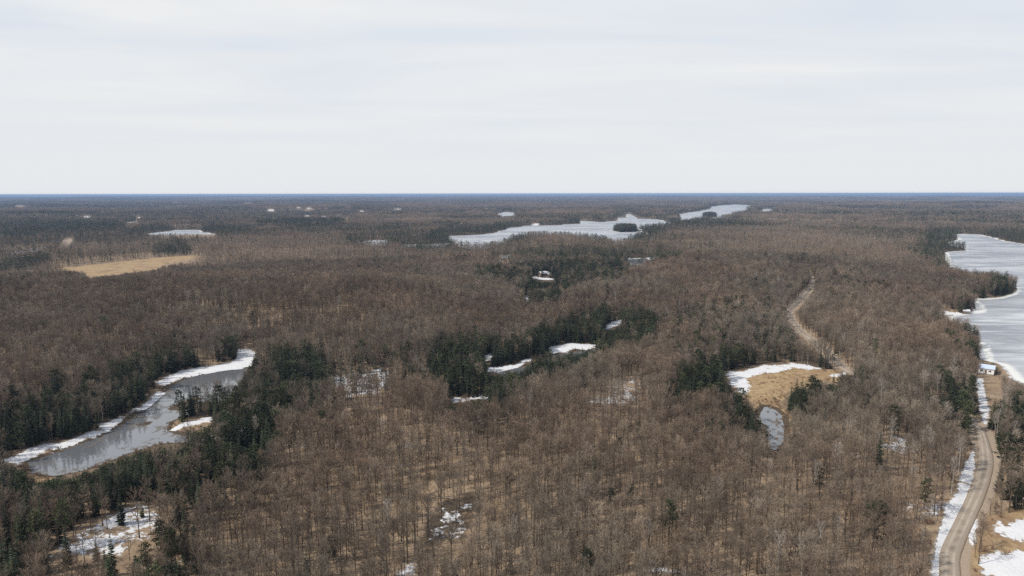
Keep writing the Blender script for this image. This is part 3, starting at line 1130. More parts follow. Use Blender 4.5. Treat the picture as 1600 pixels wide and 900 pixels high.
def scatter(name, coll, X, Y, Z, idx, rot, scl, label, cat):
    me_ = mesh_np(name, np.stack([X, Y, Z], 1), np.zeros((0, 3), np.int32))
    add_attr(me_, 'model', idx, 'INT')
    add_attr(me_, 'turn', np.stack([np.zeros(len(X)), np.zeros(len(X)), rot], 1), 'FLOAT_VECTOR')
    add_attr(me_, 'size', scl, 'FLOAT_VECTOR')
    o = obj(name, me_)
    tag(o, label, cat, kind='stuff')
    ng = bpy.data.node_groups.new(name, 'GeometryNodeTree')
    ng.interface.new_socket('Geometry', in_out='INPUT', socket_type='NodeSocketGeometry')
    ng.interface.new_socket('Geometry', in_out='OUTPUT', socket_type='NodeSocketGeometry')
    gi = ng.nodes.new('NodeGroupInput')
    go = ng.nodes.new('NodeGroupOutput')
    ci = ng.nodes.new('GeometryNodeCollectionInfo')
    ci.inputs['Collection'].default_value = coll
    ci.inputs['Separate Children'].default_value = True
    ci.inputs['Reset Children'].default_value = True
    ip = ng.nodes.new('GeometryNodeInstanceOnPoints')
    ip.inputs['Pick Instance'].default_value = True

    def na(nm, ty):
        n = ng.nodes.new('GeometryNodeInputNamedAttribute')
        n.data_type = ty
        n.inputs['Name'].default_value = nm
        return n.outputs['Attribute']
    L = ng.links.new
    L(gi.outputs[0], ip.inputs['Points'])
    L(ci.outputs[0], ip.inputs['Instance'])
    L(na('model', 'INT'), ip.inputs['Instance Index'])
    L(na('turn', 'FLOAT_VECTOR'), ip.inputs['Rotation'])
    L(na('size', 'FLOAT_VECTOR'), ip.inputs['Scale'])
    L(ip.outputs[0], go.inputs[0])
    md = o.modifiers.new('scatter', 'NODES')
    md.node_group = ng
    return o


# ------------------------------------------------------------------ where trees stand
def candidates(y0, y1, s, seed):
    g = np.random.default_rng(seed)
    half = y1 * .80 + 40
    xs = np.arange(-half, half, s)
    ys = np.arange(40, y1, s)
    X, Y = np.meshgrid(xs, ys)
    X = (X + g.uniform(-.5, .5, X.shape) * s * .95).ravel()
    Y = (Y + g.uniform(-.5, .5, Y.shape) * s * .95).ravel()
    d = np.hypot(X, Y)
    k = (np.abs(X) < .80 * Y + 30) & (d > y0) & (d <= y1)
    return X[k], Y[k], g


STRICT = [s[0] for s in SNOW[9:14]] + [SNOW[k][0] for k in (3, 4, 16, 28, 29, 30)]
HALF = [SNOW[6][0], SNOW[25][0]]
THINKEEP = [s[0] for s in SNOW[:36] if s[1] < .85]
FARKEEP = [s[0] for s in SNOW[36:]] + [lake_far_left, lake_far_mid, lake_far_r, field]
STANDS = [CONIF[k] for k in (1, 2, 4, 5, 6, 9, 10, 12, 13, 14, 15, 16, 17, 18, 19, 20, 21, 23)]
LAKEVIEW = P([(1536, 500), (1640, 500), (1640, 622), (1600, 602), (1586, 591), (1573, 576), (1563, 568), (1550, 566), (1533, 562), (1530, 553)])
VIEWKEEP = [LAKEVIEW, pond_left, pond_right, meadow, yard] + [s[0] for s in SNOW[:36] if s[1] >= .85] + [stream_far, stream_far2, stream_far3, field]
OPEN_FIRM = [pond_left, pond_right, meadow, yard, lot, field, stream_mid, stream_far, stream_far2, stream_far3] + marsh_left + mud_isles + [s[0] for s in SNOW if s[1] > .85]
OPEN_THIN = [s[0] for s in SNOW if s[1] <= .85]


rpx, rpy, _ = project(road[:, 0], road[:, 1], np.ones(len(road)))
road_near = road[(rpy > 668)]
road_mid = road[(rpy < 584) & (rpy > 445)]


def allowed_height(X, Y, T, h0):
    """how tall a tree may grow in front of an opening before it would close it from above: openings have low growth before them"""
    al = h0.copy()
    kv = H / (H - T - 6.0)
    free = sdfs(STANDS, X * kv, Y * kv, 5) < 0
    few = vnoise(X * 1.1, Y * 1.1, 99) < .55
    some = vnoise(X * .9, Y * .9, 97) < .45
    for hh in (13.5, 11.0, 8.5, 6.0, 3.5):
        top = T + hh
        k = H / np.maximum(H - top, 20)
        # ground behind the tree's top third, as seen from above
        bad = np.zeros(X.shape, bool)
        for q in (1.0, .88, .76, .64, .52, .4, .28, .16):
            kk = 1 + (k - 1) * q
            wX, wY = warp(X * kk, Y * kk)
            bad |= (sdfs(VIEWKEEP, wX, wY, 4.0) < -0.6) & ~free
            bad |= sdfs(STRICT, wX, wY, 4.0) < -0.6
            bad |= (sdfs(HALF, wX, wY, 4.0) < -0.6) & few
            bad |= (sdfs(THINKEEP, wX, wY, 4.0) < -0.6) & ~free & some
            rr, _ = line_dist(road_near, X * kk, Y * kk, 12)
            bad |= rr < 3.0
            r2_, _ = line_dist(road_mid, X * kk, Y * kk, 12)
            bad |= (r2_ < 1.6) & (vnoise(X / 30, Y / 30, 91) > .28)
        al = np.where(bad, np.minimum(al, hh - 2.4), al)
    return al


def density(X, Y, d):
    wa, wb = water_sd(X, Y)
    ok = (np.minimum(wa, wb) > 1.2)
    isl = sdfs(ISLES, X, Y, 20)
    ok |= isl < 0
    ok &= sdfs(OPEN_FIRM, X, Y, 20) > .5
    rr, _ = line_dist(road, X, Y, 20)
    ok &= rr > np.where(d > 330, 3.0, 4.6)
    fr, _ = line_dist(farroad, X, Y, 20)
    ok &= fr > 9
    return ok, wb


def conif_prob(X, Y, d, wb, T):
    kv = H / (H - T - 6.0)
    c = sdfs(CONIF, X * kv, Y * kv, 60)
    c = np.where(c < FAR, c + 10 * (fbm(X / 18, Y / 18, 41, 2) - .5), c)
    p = (.94 - .55 * sstep(.52, .70, fbm(X / 22, Y / 22, 43, 3)) * (sdf(CONIF[9], X * kv, Y * kv, 5) > 0)) * sstep(7, -5, c)
    m = sdfs(MIXED, X * kv, Y * kv, 40)
    p = np.maximum(p, .30 * sstep(8, -8, m))
    band = fbm(X / 300 + 3, Y / 380, 51, 4)
    band2 = fbm(X / 60, Y / 90, 57, 3)
    far = sstep(.50, .59, band) * .85 * sstep(800, 1500, d) + sstep(.60, .72, band2) * .5 * sstep(420, 800, d)
    right = sstep(-50, 150, X - 0.1 * Y)
    p = np.maximum(p, far * (.45 + .55 * sstep(1200, 2500, d)))
    p = np.maximum(p, .012 + .05 * right * sstep(300, 500, d))
    p = np.maximum(p, .9 * sstep(80, 30, np.where(wb < FAR, wb, 999)) * sstep(900, 1500, d))
    p = np.maximum(p, .35 * sstep(14, 4, np.where(wb < FAR, wb, 999)))
    isl = sdfs(ISLES, X, Y, 20)
    return np.where(isl < 5, .97, p)


records = []                      # near trees: kind, x, y, z, height, model, turn, pixel height
TREES = {}


def sow(tag_, y0, y1, s, seed):
    X, Y, g = candidates(y0, y1, s, seed)
    d = np.hypot(X, Y)
    ok, wb = density(X, Y, d)
    thin = sdfs(OPEN_THIN, X, Y, 10) < 0
    gap = fbm(X / 14, Y / 14, 61, 2)
    u = g.random(X.shape)
    ok &= np.where(thin, u < .36, u < np.where(d < 290, .90, .96) - .55 * sstep(.58, .74, gap))
    X, Y, d, wb = X[ok], Y[ok], d[ok], wb[ok]
    T = terrain(X, Y)
    con = g.random(X.shape) < conif_prob(X, Y, d, wb, T)
    h = np.where(con, (5.5 + 9.5 * g.random(X.shape) ** 1.35), np.where(g.random(X.shape) < .22, g.uniform(5, 9, X.shape), g.normal(10.9, 1.6, X.shape)).clip(5, 16))
    kv = H / (H - T - 6.0)
    c0 = sdfs(CONIF, X * kv, Y * kv, 10)
    if y0 > 900:
        k_ = H / (H - 13.0)
        bad = np.zeros(X.shape, bool)
        for q_ in (1.0, .66, .33):
            bad |= sdfs(FARKEEP, X * (1 + (k_ - 1) * q_), Y * (1 + (k_ - 1) * q_), 4) < 0
        X, Y, d, T, con, h = X[~bad], Y[~bad], d[~bad], T[~bad], con[~bad], h[~bad]
    if y0 < 900:
        al = allowed_height(X, Y, T, np.full(X.shape, 99.0))
        small = con | (c0 < 8)
        keep = np.where(small, al > 2.4, al > 3.8)
        con = con | ((al < 99) & (c0 < 8))
        h = np.minimum(h, np.where(al < 99, al * g.uniform(.75, 1, X.shape), 99))
        X, Y, d, T, con, h = X[keep], Y[keep], d[keep], T[keep], con[keep], h[keep]
    return X, Y, d, T, con, h, g


# near: up to 950 m; middle: up to 2500 m
nX, nY, nD, nT, nC, nH, g1 = sow('near', 92, 950, 2.5, 1)
mX, mY, mD, mT, mC, mH, g2 = sow('mid', 950, 2500, 4.2, 2)
eX, eY = [], []
for p_ in ISLES:
    lo_, hi_ = p_.min(0), p_.max(0)
    n_ = int((hi_[0] - lo_[0]) * (hi_[1] - lo_[1]) / 11)
    x_, y_ = g2.uniform(lo_[0], hi_[0], n_), g2.uniform(lo_[1], hi_[1], n_)
    k_ = sdf(p_, x_, y_, 5) < -1
    eX.append(x_[k_])
    eY.append(y_[k_])
eX, eY = np.concatenate(eX), np.concatenate(eY)
mX, mY, mT = np.concatenate([mX, eX]), np.concatenate([mY, eY]), np.concatenate([mT, terrain(eX, eY)])
mC = np.concatenate([mC, g2.random(len(eX)) < .93])
mH = np.concatenate([mH, g2.uniform(9, 17, len(eX))])
birch = (~nC) & (g1.random(nX.shape) < (.012 + .05 * sstep(60, 8, line_dist(road, nX, nY, 70)[0]) + .22 * (sdf(P([(1440, 690), (1440, 600), (1530, 590), (1550, 600), (1640, 690), (1640, 640), (1560, 700)]), nX, nY, 5) < 0)))
nPine = nC & (g1.random(nX.shape) < .30)
px_, py_, dep_ = project(nX, nY, nT + nH)
bx_, by_, _ = project(nX, nY, nT)
inframe = (px_ > 4) & (px_ < 1596) & (py_ < 880) & (by_ > 300)
size_px = np.where(inframe, nH / dep_ * F, 0)
taken = np.zeros(nX.shape, bool)
PICK = {}
for kind, sel, cnt in (('bare', ~nC & ~birch, 300), ('spruce', nC & ~nPine, 300), ('pine', nPine, 200), ('birch', birch, 120)):
    ids = np.where(sel & inframe)[0]
    ids = ids[np.argsort(-size_px[ids])][:cnt]
    PICK[kind] = ids
    taken[ids] = True

HTS = {'bare': [s['ht'] for s in BARE_SPEC], 'birch': [s['ht'] * .9 for s in BARE_SPEC[:4]], 'spruce': [s['ht'] for s in SPRUCE_SPEC], 'pine': [s['ht'] for s in PINE_SPEC]}

rest = np.where(~taken)[0]


def put_far(name, coll, ids, X, Y, T, Hh, nm, hts, g, label, cat, first=0):
    idx = g.integers(0, nm, len(ids)) + first
    base = np.array(hts)[(idx - first) % len(hts)]
    sc = Hh[ids] / base
    wv = sc * g.uniform(.9, 1.15, len(ids))
    wv = np.clip(wv, .55, 1.5)
    return scatter(name, coll, X[ids], Y[ids], T[ids], idx, g.uniform(0, 6.28, len(ids)), np.stack([wv, wv, sc], 1), label, cat)


pb = pool('bare_near', near_bare)
pbi = pool('birch_near', near_birch)
pc = pool('conifer_near', near_con)
pbm = pool('bare_mid', mid_bare)
pcm = pool('conifer_mid', mid_con)
put_far('bare_woodland', pb, rest[~nC[rest] & ~birch[rest]], nX, nY, nT, nH, 10, [BARE_SPEC[k % 8]['ht'] for k in range(10)], g1,
        'leafless brown hardwood forest covering the rolling ground around the ponds', 'forest')
put_far('birch_woodland', pbi, rest[birch[rest]], nX, nY, nT, nH, 2, [13.5], g1, 'pale stemmed leafless birches scattered through the brown hardwood forest', 'forest')
rs = rest[nC[rest] & ~nPine[rest]]
put_far('spruce_woodland', pc, rs, nX, nY, nT, nH, 6, [s['ht'] for s in SPRUCE_SPEC], g1, 'dark green spruces in bands along the streams and lake shores', 'forest')
rp = rest[nPine[rest]]
put_far('pine_woodland', pc, rp, nX, nY, nT, nH, 3, [s['ht'] for s in PINE_SPEC], g1, 'rounder green pines among the dark spruces by water', 'forest', first=6)
im = np.arange(len(mX))
put_far('distant_bare_woodland', pbm, im[~mC], mX, mY, mT, mH, 8, [BARE_SPEC[k]['ht'] for k in range(8)], g2, 'leafless brown forest reaching back to the long frozen lake', 'forest')
put_far('distant_conifer_woodland', pcm, im[mC], mX, mY, mT, mH, 8, [SPRUCE_SPEC[k]['ht'] for k in range(5)] + [s['ht'] for s in PINE_SPEC], g2,
        'dark conifers fringing the long frozen lake and its wooded island', 'forest')


def sow_plots(y0, y1, s, seed, coll, nb, nc, name, label):
    X, Y, g = candidates(y0, y1, s, seed)
    d = np.hypot(X, Y)
    a, b = water_sd(X, Y)
    ok = (b > s * .45) & (sdfs([field], X, Y, 30) > 15) & (snow_amount(X, Y) < .3)
    k_ = H / (H - 13.0)
    for q_ in (1.0, .75, .5, .25):
        ok &= sdfs(FARKEEP, X * (1 + (k_ - 1) * q_), Y * (1 + (k_ - 1) * q_), 4) > s * .2
    X, Y, d, b = X[ok], Y[ok], d[ok], b[ok]
    T = terrain(X, Y)
    band = fbm(X / 420 + 3, Y / 800, 51, 4)
    p = .95 * sstep(.44, .52, band)
    p = np.maximum(p, .85 * sstep(140, 40, np.where(b < FAR, b, 999)))
    con = g.random(X.shape) < p
    idx = np.where(con, nb + g.integers(0, nc, len(X)), g.integers(0, nb, len(X)))
    sc = g.uniform(.9, 1.15, len(X))
    return scatter(name, coll, X, Y, T, idx, g.integers(0, 4, len(X)) * math.pi / 2, np.stack([np.ones(len(X)), np.ones(len(X)), sc], 1), label, 'forest')


sow_plots(2500, 8500, 30, 3, pool('plot_near', plots), 3, 3, 'far_woodland', 'hazy mixed forest spreading beyond the long frozen lake')
sow_plots(8500, 22000, 115, 4, pool('plot_far', plots_far), 2, 2, 'horizon_woodland', 'blue grey forest in the haze along the horizon')

# ------------------------------------------------------------------ single trees, nearest of each kind
ZONES = [
    ('beside the gravel road at the frame edge', lambda x, y, a, b, d: line_dist(road, a, b, 70)[0] < 16),
]


def place(kind, name, mi, x, y, z, h, turn, label, cat, group):
    t, c = MODELS[kind][mi]
    root = bpy.data.objects.new(name, None)
    C.objects.link(root)
    root.empty_display_size = .5
    root.location = (x, y, z)
    root.rotation_euler = (0, 0, turn)
    s = h / (HTS.get(kind) or [2.2, 1.7, 2.8])[mi]
    ws = min(max(s * rnd.uniform(.92, 1.1), .5), 1.5)
    root.scale = (ws, ws, s)
    a = bpy.data.objects.new('trunk' if kind != 'shrub' else 'stem', t)
    C.objects.link(a)
    a.parent = root
    b = bpy.data.objects.new('crown', c)
    C.objects.link(b)
    b.parent = root
    tag(root, label, cat, group)
    return root


SPOTS = [  # (photo pixel region of the foot, phrase)
    ((1440, 600, 1700, 1000), lambda x, y: line_dist(road, x, y, 40)[0] < 18, 'beside the gravel road'),
    ((1540, 700, 1700, 1000), None, "by the snowy roadside clearing"),
    ((1470, 560, 1700, 720), None, "near the white lakeside cottage"),
    ((1290, 560, 1360, 625), None, "at the tan meadow's far corner"),
    ((1120, 540, 1310, 596), None, "behind the meadow's snowy rim"),
    ((1100, 560, 1200, 720), None, "beside the small meadow pond"),
    ((1200, 600, 1310, 720), None, "between tan meadow and small pond"),
    ((1030, 560, 1140, 640), None, "where tan meadow meets snow"),
    ((230, 535, 410, 592), None, "behind the long pond's snowbank"),
    ((255, 620, 350, 672), None, "on the long pond's spit"),
    ((-100, 560, 255, 722), None, "on the long pond's far bank"),
    ((330, 560, 520, 690), None, "at the long pond's head"),
    ((-100, 690, 430, 822), None, "on the long pond's near bank"),
    ((60, 790, 290, 1000), None, "around the patchy snow clearing"),
    ((-100, 790, 160, 1100), None, "in the lower corner wood"),
    ((480, 570, 640, 660), None, "around the mid wood snow patch"),
    ((640, 480, 1060, 640), None, "along the narrow wood stream"),
    ((640, 780, 780, 930), None, "around the grey snow hollow"),
    ((1280, 680, 1480, 860), None, "among snow scraps by the road"),
]


def spot(px, py, x, y):
    for (x0, y0, x1, y1), fn, phrase in SPOTS:
        if x0 <= px <= x1 and y0 <= py <= y1 and (fn is None or fn(np.array([x]), np.array([y]))[0]):
            return phrase
    if px < 500:
        return 'below the long pond' if py > 700 else 'left of the wood stream'
    if px < 900:
        return 'in the open leaf strewn wood' if py > 780 else 'on the rise before the stream'
    if px < 1250:
        return 'below the tan meadow' if py > 700 else 'beyond the wood stream'
    return 'left of the road bend' if py > 700 else 'beside the frozen lake'


WORDS = {
    'bare': ('bare_tree', 'tree', ['upright leafless tree', 'forked leafless tree', 'slender leafless tree', 'leaning leafless tree', 'low branched leafless tree', 'broad forked leafless tree', 'thin leaning leafless tree', 'slim leafless tree']),
    'birch': ('birch_tree', 'tree', ['pale leafless birch', 'pale forked birch', 'pale slim birch', 'pale leaning birch']),
    'spruce': ('spruce_tree', 'tree', ['dark pointed spruce', 'narrow dark spruce', 'dense low skirted spruce', 'dark slim spruce', 'broad dark spruce', 'young bushy spruce']),
    'pine': ('pine_tree', 'tree', ['round crowned pine', 'open crowned pine', 'low branched pine']),
    'shrub': ('bare_shrub', 'shrub', ['reddish leafless shrub', 'low leafless shrub', 'tall leafless shrub']),
}
ORD = ['leftmost', 'second from left', 'third from left', 'fourth from left', 'fifth from left', 'sixth from left', 'seventh from left', 'eighth from left']

# shrubs: along the pond banks, the meadow rim and the road
sX, sY, sg_ = candidates(100, 520, 2.6, 5)
swa, swb = water_sd(sX, sY)
smd = sdf(meadow, sX, sY, 20)
srd, _ = line_dist(road, sX, sY, 20)
pk = np.where((swa > .4) & (swa < 9), .45, 0)
pk = np.maximum(pk, np.where((smd > -5) & (smd < 5), .30, 0))
pk = np.maximum(pk, np.where(smd < -5, .018, 0))
pk = np.maximum(pk, np.where((srd > 4.2) & (srd < 9), .35, 0))
pk = np.maximum(pk, np.where(sdf(lot, sX, sY, 20) < 0, .05, 0))
pk = np.maximum(pk, np.where(sdfs(mud_isles, sX, sY, 20) < -.5, .12, 0))
pk = np.where((np.minimum(swa, swb) < .4) | (srd < 3.6) | (snow_amount(sX, sY) > .7), 0, pk)
ks = sg_.random(sX.shape) < pk
sX, sY = sX[ks], sY[ks]
sT = terrain(sX, sY)
sHt = sg_.uniform(.9, 2.4, len(sX))
spx, spy, sdp = project(sX, sY, sT)
sin = (spx > 0) & (spx < 1600) & (spy < 897)
sid = np.where(sin)[0]
sid = sid[np.argsort(-(sHt / sdp)[sid])][:160]
smask = np.ones(len(sX), bool)
smask[sid] = False
srest = np.where(smask)[0]
ps = pool('shrub_near', [join_mesh('shrub', [(shrub_geo(900 + k, (2.4, 1.8, 3.0)[k]), 'shrub')][:0] + [(g_, 'shrub') for g_ in shrub_geo(900 + k, (2.4, 1.8, 3.0)[k])]) for k in range(3)])
put_far('marsh_shrubs', ps, srest, sX, sY, sT, sHt, 3, [2.2, 1.7, 2.8], sg_, 'low reddish leafless shrubs along pond banks and roadside', 'shrub')

def tuft_geo(seed):
    r = random.Random(seed)
    g = Geo()
    for k in range(16):
        a = r.uniform(0, 6.28)
        d = Vector((math.cos(a) * r.uniform(.1, .8), math.sin(a) * r.uniform(.1, .8), r.uniform(.5, 1))) * r.uniform(.4, .75)
        g.sliver((math.cos(a) * r.uniform(0, .3), math.sin(a) * r.uniform(0, .3), -.03), d, .12, r)
    return g


M['straw'] = twig_material('dead_sedge', (.36, .26, .15), (.26, .175, .10), (.42, .33, .20))
gX, gY, gg = candidates(100, 480, 1.5, 8)
gs = sdfs([meadow, lot] + marsh_left + mud_isles, gX, gY, 20)
gw, gi_ = water_sd(gX, gY)
clump = fbm(gX / 7, gY / 7, 88, 3)
gp = np.where(gs < 0, .55 * sstep(.40, .62, clump), 0)
gp = np.maximum(gp, np.where((gw > -1.6) & (gw < 6), .55 * sstep(.35, .6, clump), 0))
gk = (gg.random(gX.shape) < gp) & (snow_amount(gX, gY) < .6) & (line_dist(road, gX, gY, 20)[0] > 3.5)
gX, gY = gX[gk], gY[gk]
put_far('sedge_tufts', pool('tuft_near', [join_mesh('tuft', [(tuft_geo(950 + k), 'straw')]) for k in range(4)]), np.arange(len(gX)), gX, gY, np.maximum(terrain(gX, gY), 0), gg.uniform(.6, 1.5, len(gX)), 4, [1.0], gg,
        'matted tan sedge and dead grass round ponds and in the meadow', 'grass')

plan = []
for kind, ids in PICK.items():
    for i in ids:
        hts = np.array(HTS[kind])
        if kind == 'spruce':
            mi = int(np.argmin(np.abs(hts - nH[i]) + np.array([rnd.uniform(0, 3) for _ in hts])))
        else:
            mi = rnd.randrange(len(hts))
        plan.append(dict(kind=kind, mi=mi, x=nX[i], y=nY[i], z=nT[i], h=nH[i], px=bx_[i], py=by_[i]))
for i in sid:
    plan.append(dict(kind='shrub', mi=rnd.randrange(3), x=sX[i], y=sY[i], z=sT[i], h=sHt[i], px=spx[i], py=spy[i]))
groups = {}
for p_ in plan:
    p_['where'] = spot(p_['px'], p_['py'], p_['x'], p_['y'])
    groups.setdefault((p_['kind'], p_['where']), []).append(p_)
ax_ = np.array([(p_['x'], p_['y']) for p_ in plan])
for (kind, where), ps_ in groups.items():
    hh = sorted(p_['h'] for p_ in ps_)
    for p_ in ps_:
        sz = '' if len(ps_) < 3 else ('short ' if p_['h'] <= hh[len(hh) // 3] else ('tall ' if p_['h'] >= hh[(2 * len(hh)) // 3] else ''))
        if kind == 'shrub':
            sz = ''
        wd_ = WORDS[kind][2][p_['mi']]
        d_ = np.hypot(ax_[:, 0] - p_['x'], ax_[:, 1] - p_['y'])
        o_ = np.argsort(d_)[1]
        nb_ = plan[o_]['kind']
        near_ = ''
        if d_[o_] < 3.2 and nb_ != kind and nb_ != 'shrub':
            near_ = {'bare': ' next to a bare tree', 'birch': ' next to a birch', 'spruce': ' next to a spruce', 'pine': ' next to a pine'}[nb_]
        p_['label'] = sz + wd_ + near_ + ' ' + where
        p_['set'] = (kind, where)
by = {}
for p_ in plan:
    by.setdefault(p_['label'], []).append(p_)
for lab, ps_ in by.items():
    ps_.sort(key=lambda p_: p_['px'])
    n_ = len(ps_)
    if 1 < n_ <= 8:
        for k, p_ in enumerate(ps_):
            p_['label'] = lab + ', ' + ('rightmost' if k == n_ - 1 else ORD[k])
    elif n_ > 8:
        ps_.sort(key=lambda p_: -p_['py'])
        c_ = (n_ + 1) // 2
        for r_, row in (('nearer row', ps_[:c_]), ('farther row', ps_[c_:])):
            row.sort(key=lambda p_: p_['px'])
            for k, p_ in enumerate(row):
                p_['label'] = lab + ', ' + r_ + ((', ' + ('rightmost' if k == len(row) - 1 else ORD[k])) if len(row) <= 8 else '')
for p_ in plan:
    name, cat, _w = WORDS[p_['kind']]
    wl = p_['label'].split()
    if len(wl) > 16:
        p_['label'] = ' '.join(wl).replace('short ', '').replace('tall ', '').replace('dense low', 'low')
        import re as _re
        if len(p_['label'].split()) > 16:
            p_['label'] = _re.sub(r' next to a (bare tree|birch|spruce|pine)', ' with neighbours', p_['label'])
    place(p_['kind'], name, p_['mi'], p_['x'], p_['y'], p_['z'], p_['h'], rnd.uniform(0, 6.28), p_['label'], cat,
          {'bare': 'leafless trees ', 'birch': 'birches ', 'spruce': 'spruces ', 'pine': 'pines ', 'shrub': 'shrubs '}[p_['kind']] + p_['where'])


# ------------------------------------------------------------------ buildings and fallen logs
def simple(name, c, rough=.7, metal=0.0, grain=2.0, var=.25, stretch=(1, 1, 1)):
    m, nt, b = mat(name)
    q = NT(nt)
    q.put(q.mix(q.noise(grain, 4, .6, q.scaled(stretch)), tuple(x * (1 - var) for x in c), tuple(min(1, x * (1 + var * .6)) for x in c)), b.inputs['Base Color'])
    b.inputs['Roughness'].default_value = rough
    b.inputs['Metallic'].default_value = metal
    return m


M['siding'] = simple('white_siding', (.74, .74, .72), .6, 0, 1.5, .12, (1, 1, 6))
M['metalroof'] = simple('pale_blue_metal', (.50, .58, .72), .35, .0, 1.0, .12)
M['shedwall'] = simple('weathered_boards', (.16, .13, .11), .85, 0, 2.0, .35, (1, 1, .3))
M['shedroof'] = simple('frosted_roofing', (.62, .63, .66), .6, 0, 1.0, .2)
M['stonebase'] = simple('foundation_block', (.26, .25, .24), .9)
M['frame'] = simple('window_frame', (.70, .70, .68), .5)
M['deckwood'] = simple('deck_boards', (.20, .15, .12), .8, 0, 2.0, .3, (.3, 3, 1))
gm, gnt, gb = mat('window_glass')
gb.inputs['Base Color'].default_value = (.012, .016, .02, 1)
gb.inputs['Roughness'].default_value = .06
gb.inputs['Specular IOR Level'].default_value = .6
M['glass'] = gm
M['log'] = simple('bleached_log', (.36, .30, .24), .9, 0, 1.0, .3)
M['darklog'] = simple('dark_log', (.10, .08, .065), .9, 0, 1.0, .3)


class Box:
    def __init__(self):
        self.b = bmesh.new()

    def box(self, x0, x1, y0, y1, z0, z1):
        r_ = bmesh.ops.create_cube(self.b, size=1)
        for v in r_['verts']:
            v.co = Vector((x0 if v.co.x < 0 else x1, y0 if v.co.y < 0 else y1, z0 if v.co.z < 0 else z1))
        return self

    def poly(self, pts, depth):
        """a flat outline given thickness along depth"""
        d = Vector(depth)
        a = [self.b.verts.new(p) for p in pts]
        c = [self.b.verts.new(Vector(p) + d) for p in pts]
        self.b.faces.new(a)
        self.b.faces.new(c[::-1])
        n = len(pts)
        for k in range(n):
            self.b.faces.new((a[(k + 1) % n], a[k], c[k], c[(k + 1) % n]))
        return self

    def build(self, name, m_, parent):
        bmesh.ops.recalc_face_normals(self.b, faces=self.b.faces[:])
        me_ = bpy.data.meshes.new(name)
        self.b.to_mesh(me_)
        self.b.free()
        return obj(name, me_, [M[m_]], parent)


def at(px, py, z=0.0):
    p = P((px, py), z)[0]
    return p[0], p[1], float(terrain(np.array([p[0]]), np.array([p[1]]))[0])


def house(name, label, cat, loc, ang, L, D, wall_h, rise, wm, rm, wins, door_x, eave=.45, base=.6):
    """long front faces local -y; a shell of four walls with real openings for windows and door, gable roof along x"""
    root = bpy.data.objects.new(name, None)
    C.objects.link(root)
    root.location = loc
    root.rotation_euler = (0, 0, ang)
    tag(root, label, cat)
    hl, hd = L / 2, D / 2
    Box().box(-hl + .06, hl - .06, -hd + .06, hd - .06, -.8, base).build('foundation', 'stonebase', root)
    w_ = Box()
    z0, z1 = base, base + wall_h
    # front wall cut round its openings
    cuts = sorted([(x - ww / 2, x + ww / 2, z0 + s0, z0 + s1) for x, ww, s0, s1 in wins] + ([(door_x - .48, door_x + .48, z0 + .02, z0 + 2.05)] if door_x is not None else []))
    cx = -hl
    for a, b_, lo, hi in cuts:
        w_.box(cx, a, -hd, -hd + .16, z0, z1)
        w_.box(a, b_, -hd, -hd + .16, z0, lo)
        w_.box(a, b_, -hd, -hd + .16, hi, z1)
        cx = b_
    w_.box(cx, hl, -hd, -hd + .16, z0, z1)
    w_.box(-hl, hl, hd - .16, hd, z0, z1)
    for sx in (-1, 1):
        x = sx * hl
        w_.poly([(x, -hd + .16, z0), (x, hd - .16, z0), (x, hd - .16, z1), (x, 0, z1 + rise * (1 - .0)), (x, -hd + .16, z1)], (-sx * .16, 0, 0))
    w_.build('wall', wm, root)
    rf = Box()
    sl_ = rise / hd
    for sy in (-1, 1):
        rf.poly([(-hl - eave, sy * (hd + eave), z1 - sl_ * eave + .05), (hl + eave, sy * (hd + eave), z1 - sl_ * eave + .05), (hl + eave, 0, z1 + rise + .05), (-hl - eave, 0, z1 + rise + .05)], (0, 0, .12))
    roof_ = rf.build('roof', rm, root)
    rb = Box()
    n_ = int(L / .9)
    for k in range(n_ + 1):
        x = -hl - eave + .1 + (L + 2 * eave - .2) * k / n_
        for sy in (-1, 1):
            rb.poly([(x - .03, sy * (hd + eave), z1 - sl_ * eave + .17), (x + .03, sy * (hd + eave), z1 - sl_ * eave + .17), (x + .03, sy * .05, z1 + rise + .17), (x - .03, sy * .05, z1 + rise + .17)], (0, 0, .05))
    rb.build('roof_seam', rm, roof_)
    for x, ww, s0, s1 in wins:
        fr = Box()
        a, b_, lo, hi = x - ww / 2, x + ww / 2, z0 + s0, z0 + s1
        fr.box(a, b_, -hd - .03, -hd + .10, lo, lo + .08).box(a, b_, -hd - .03, -hd + .10, hi - .08, hi)
        fr.box(a, a + .07, -hd - .03, -hd + .10, lo + .08, hi - .08).box(b_ - .07, b_, -hd - .03, -hd + .10, lo + .08, hi - .08)
        fr.box(x - .03, x + .03, -hd - .02, -hd + .09, lo + .08, hi - .08)
        f_ = fr.build('window', 'frame', root)
        Box().box(a + .07, b_ - .07, -hd + .05, -hd + .07, lo + .08, hi - .08).build('pane', 'glass', f_)
    if door_x is not None:
        dr = Box().box(door_x - .46, door_x + .46, -hd + .03, -hd + .09, z0 + .03, z0 + 2.03).build('door', 'shedwall', root)
        Box().box(door_x + .32, door_x + .38, -hd - .03, -hd + .03, z0 + .95, z0 + 1.05).build('handle', 'frame', dr)
    return root


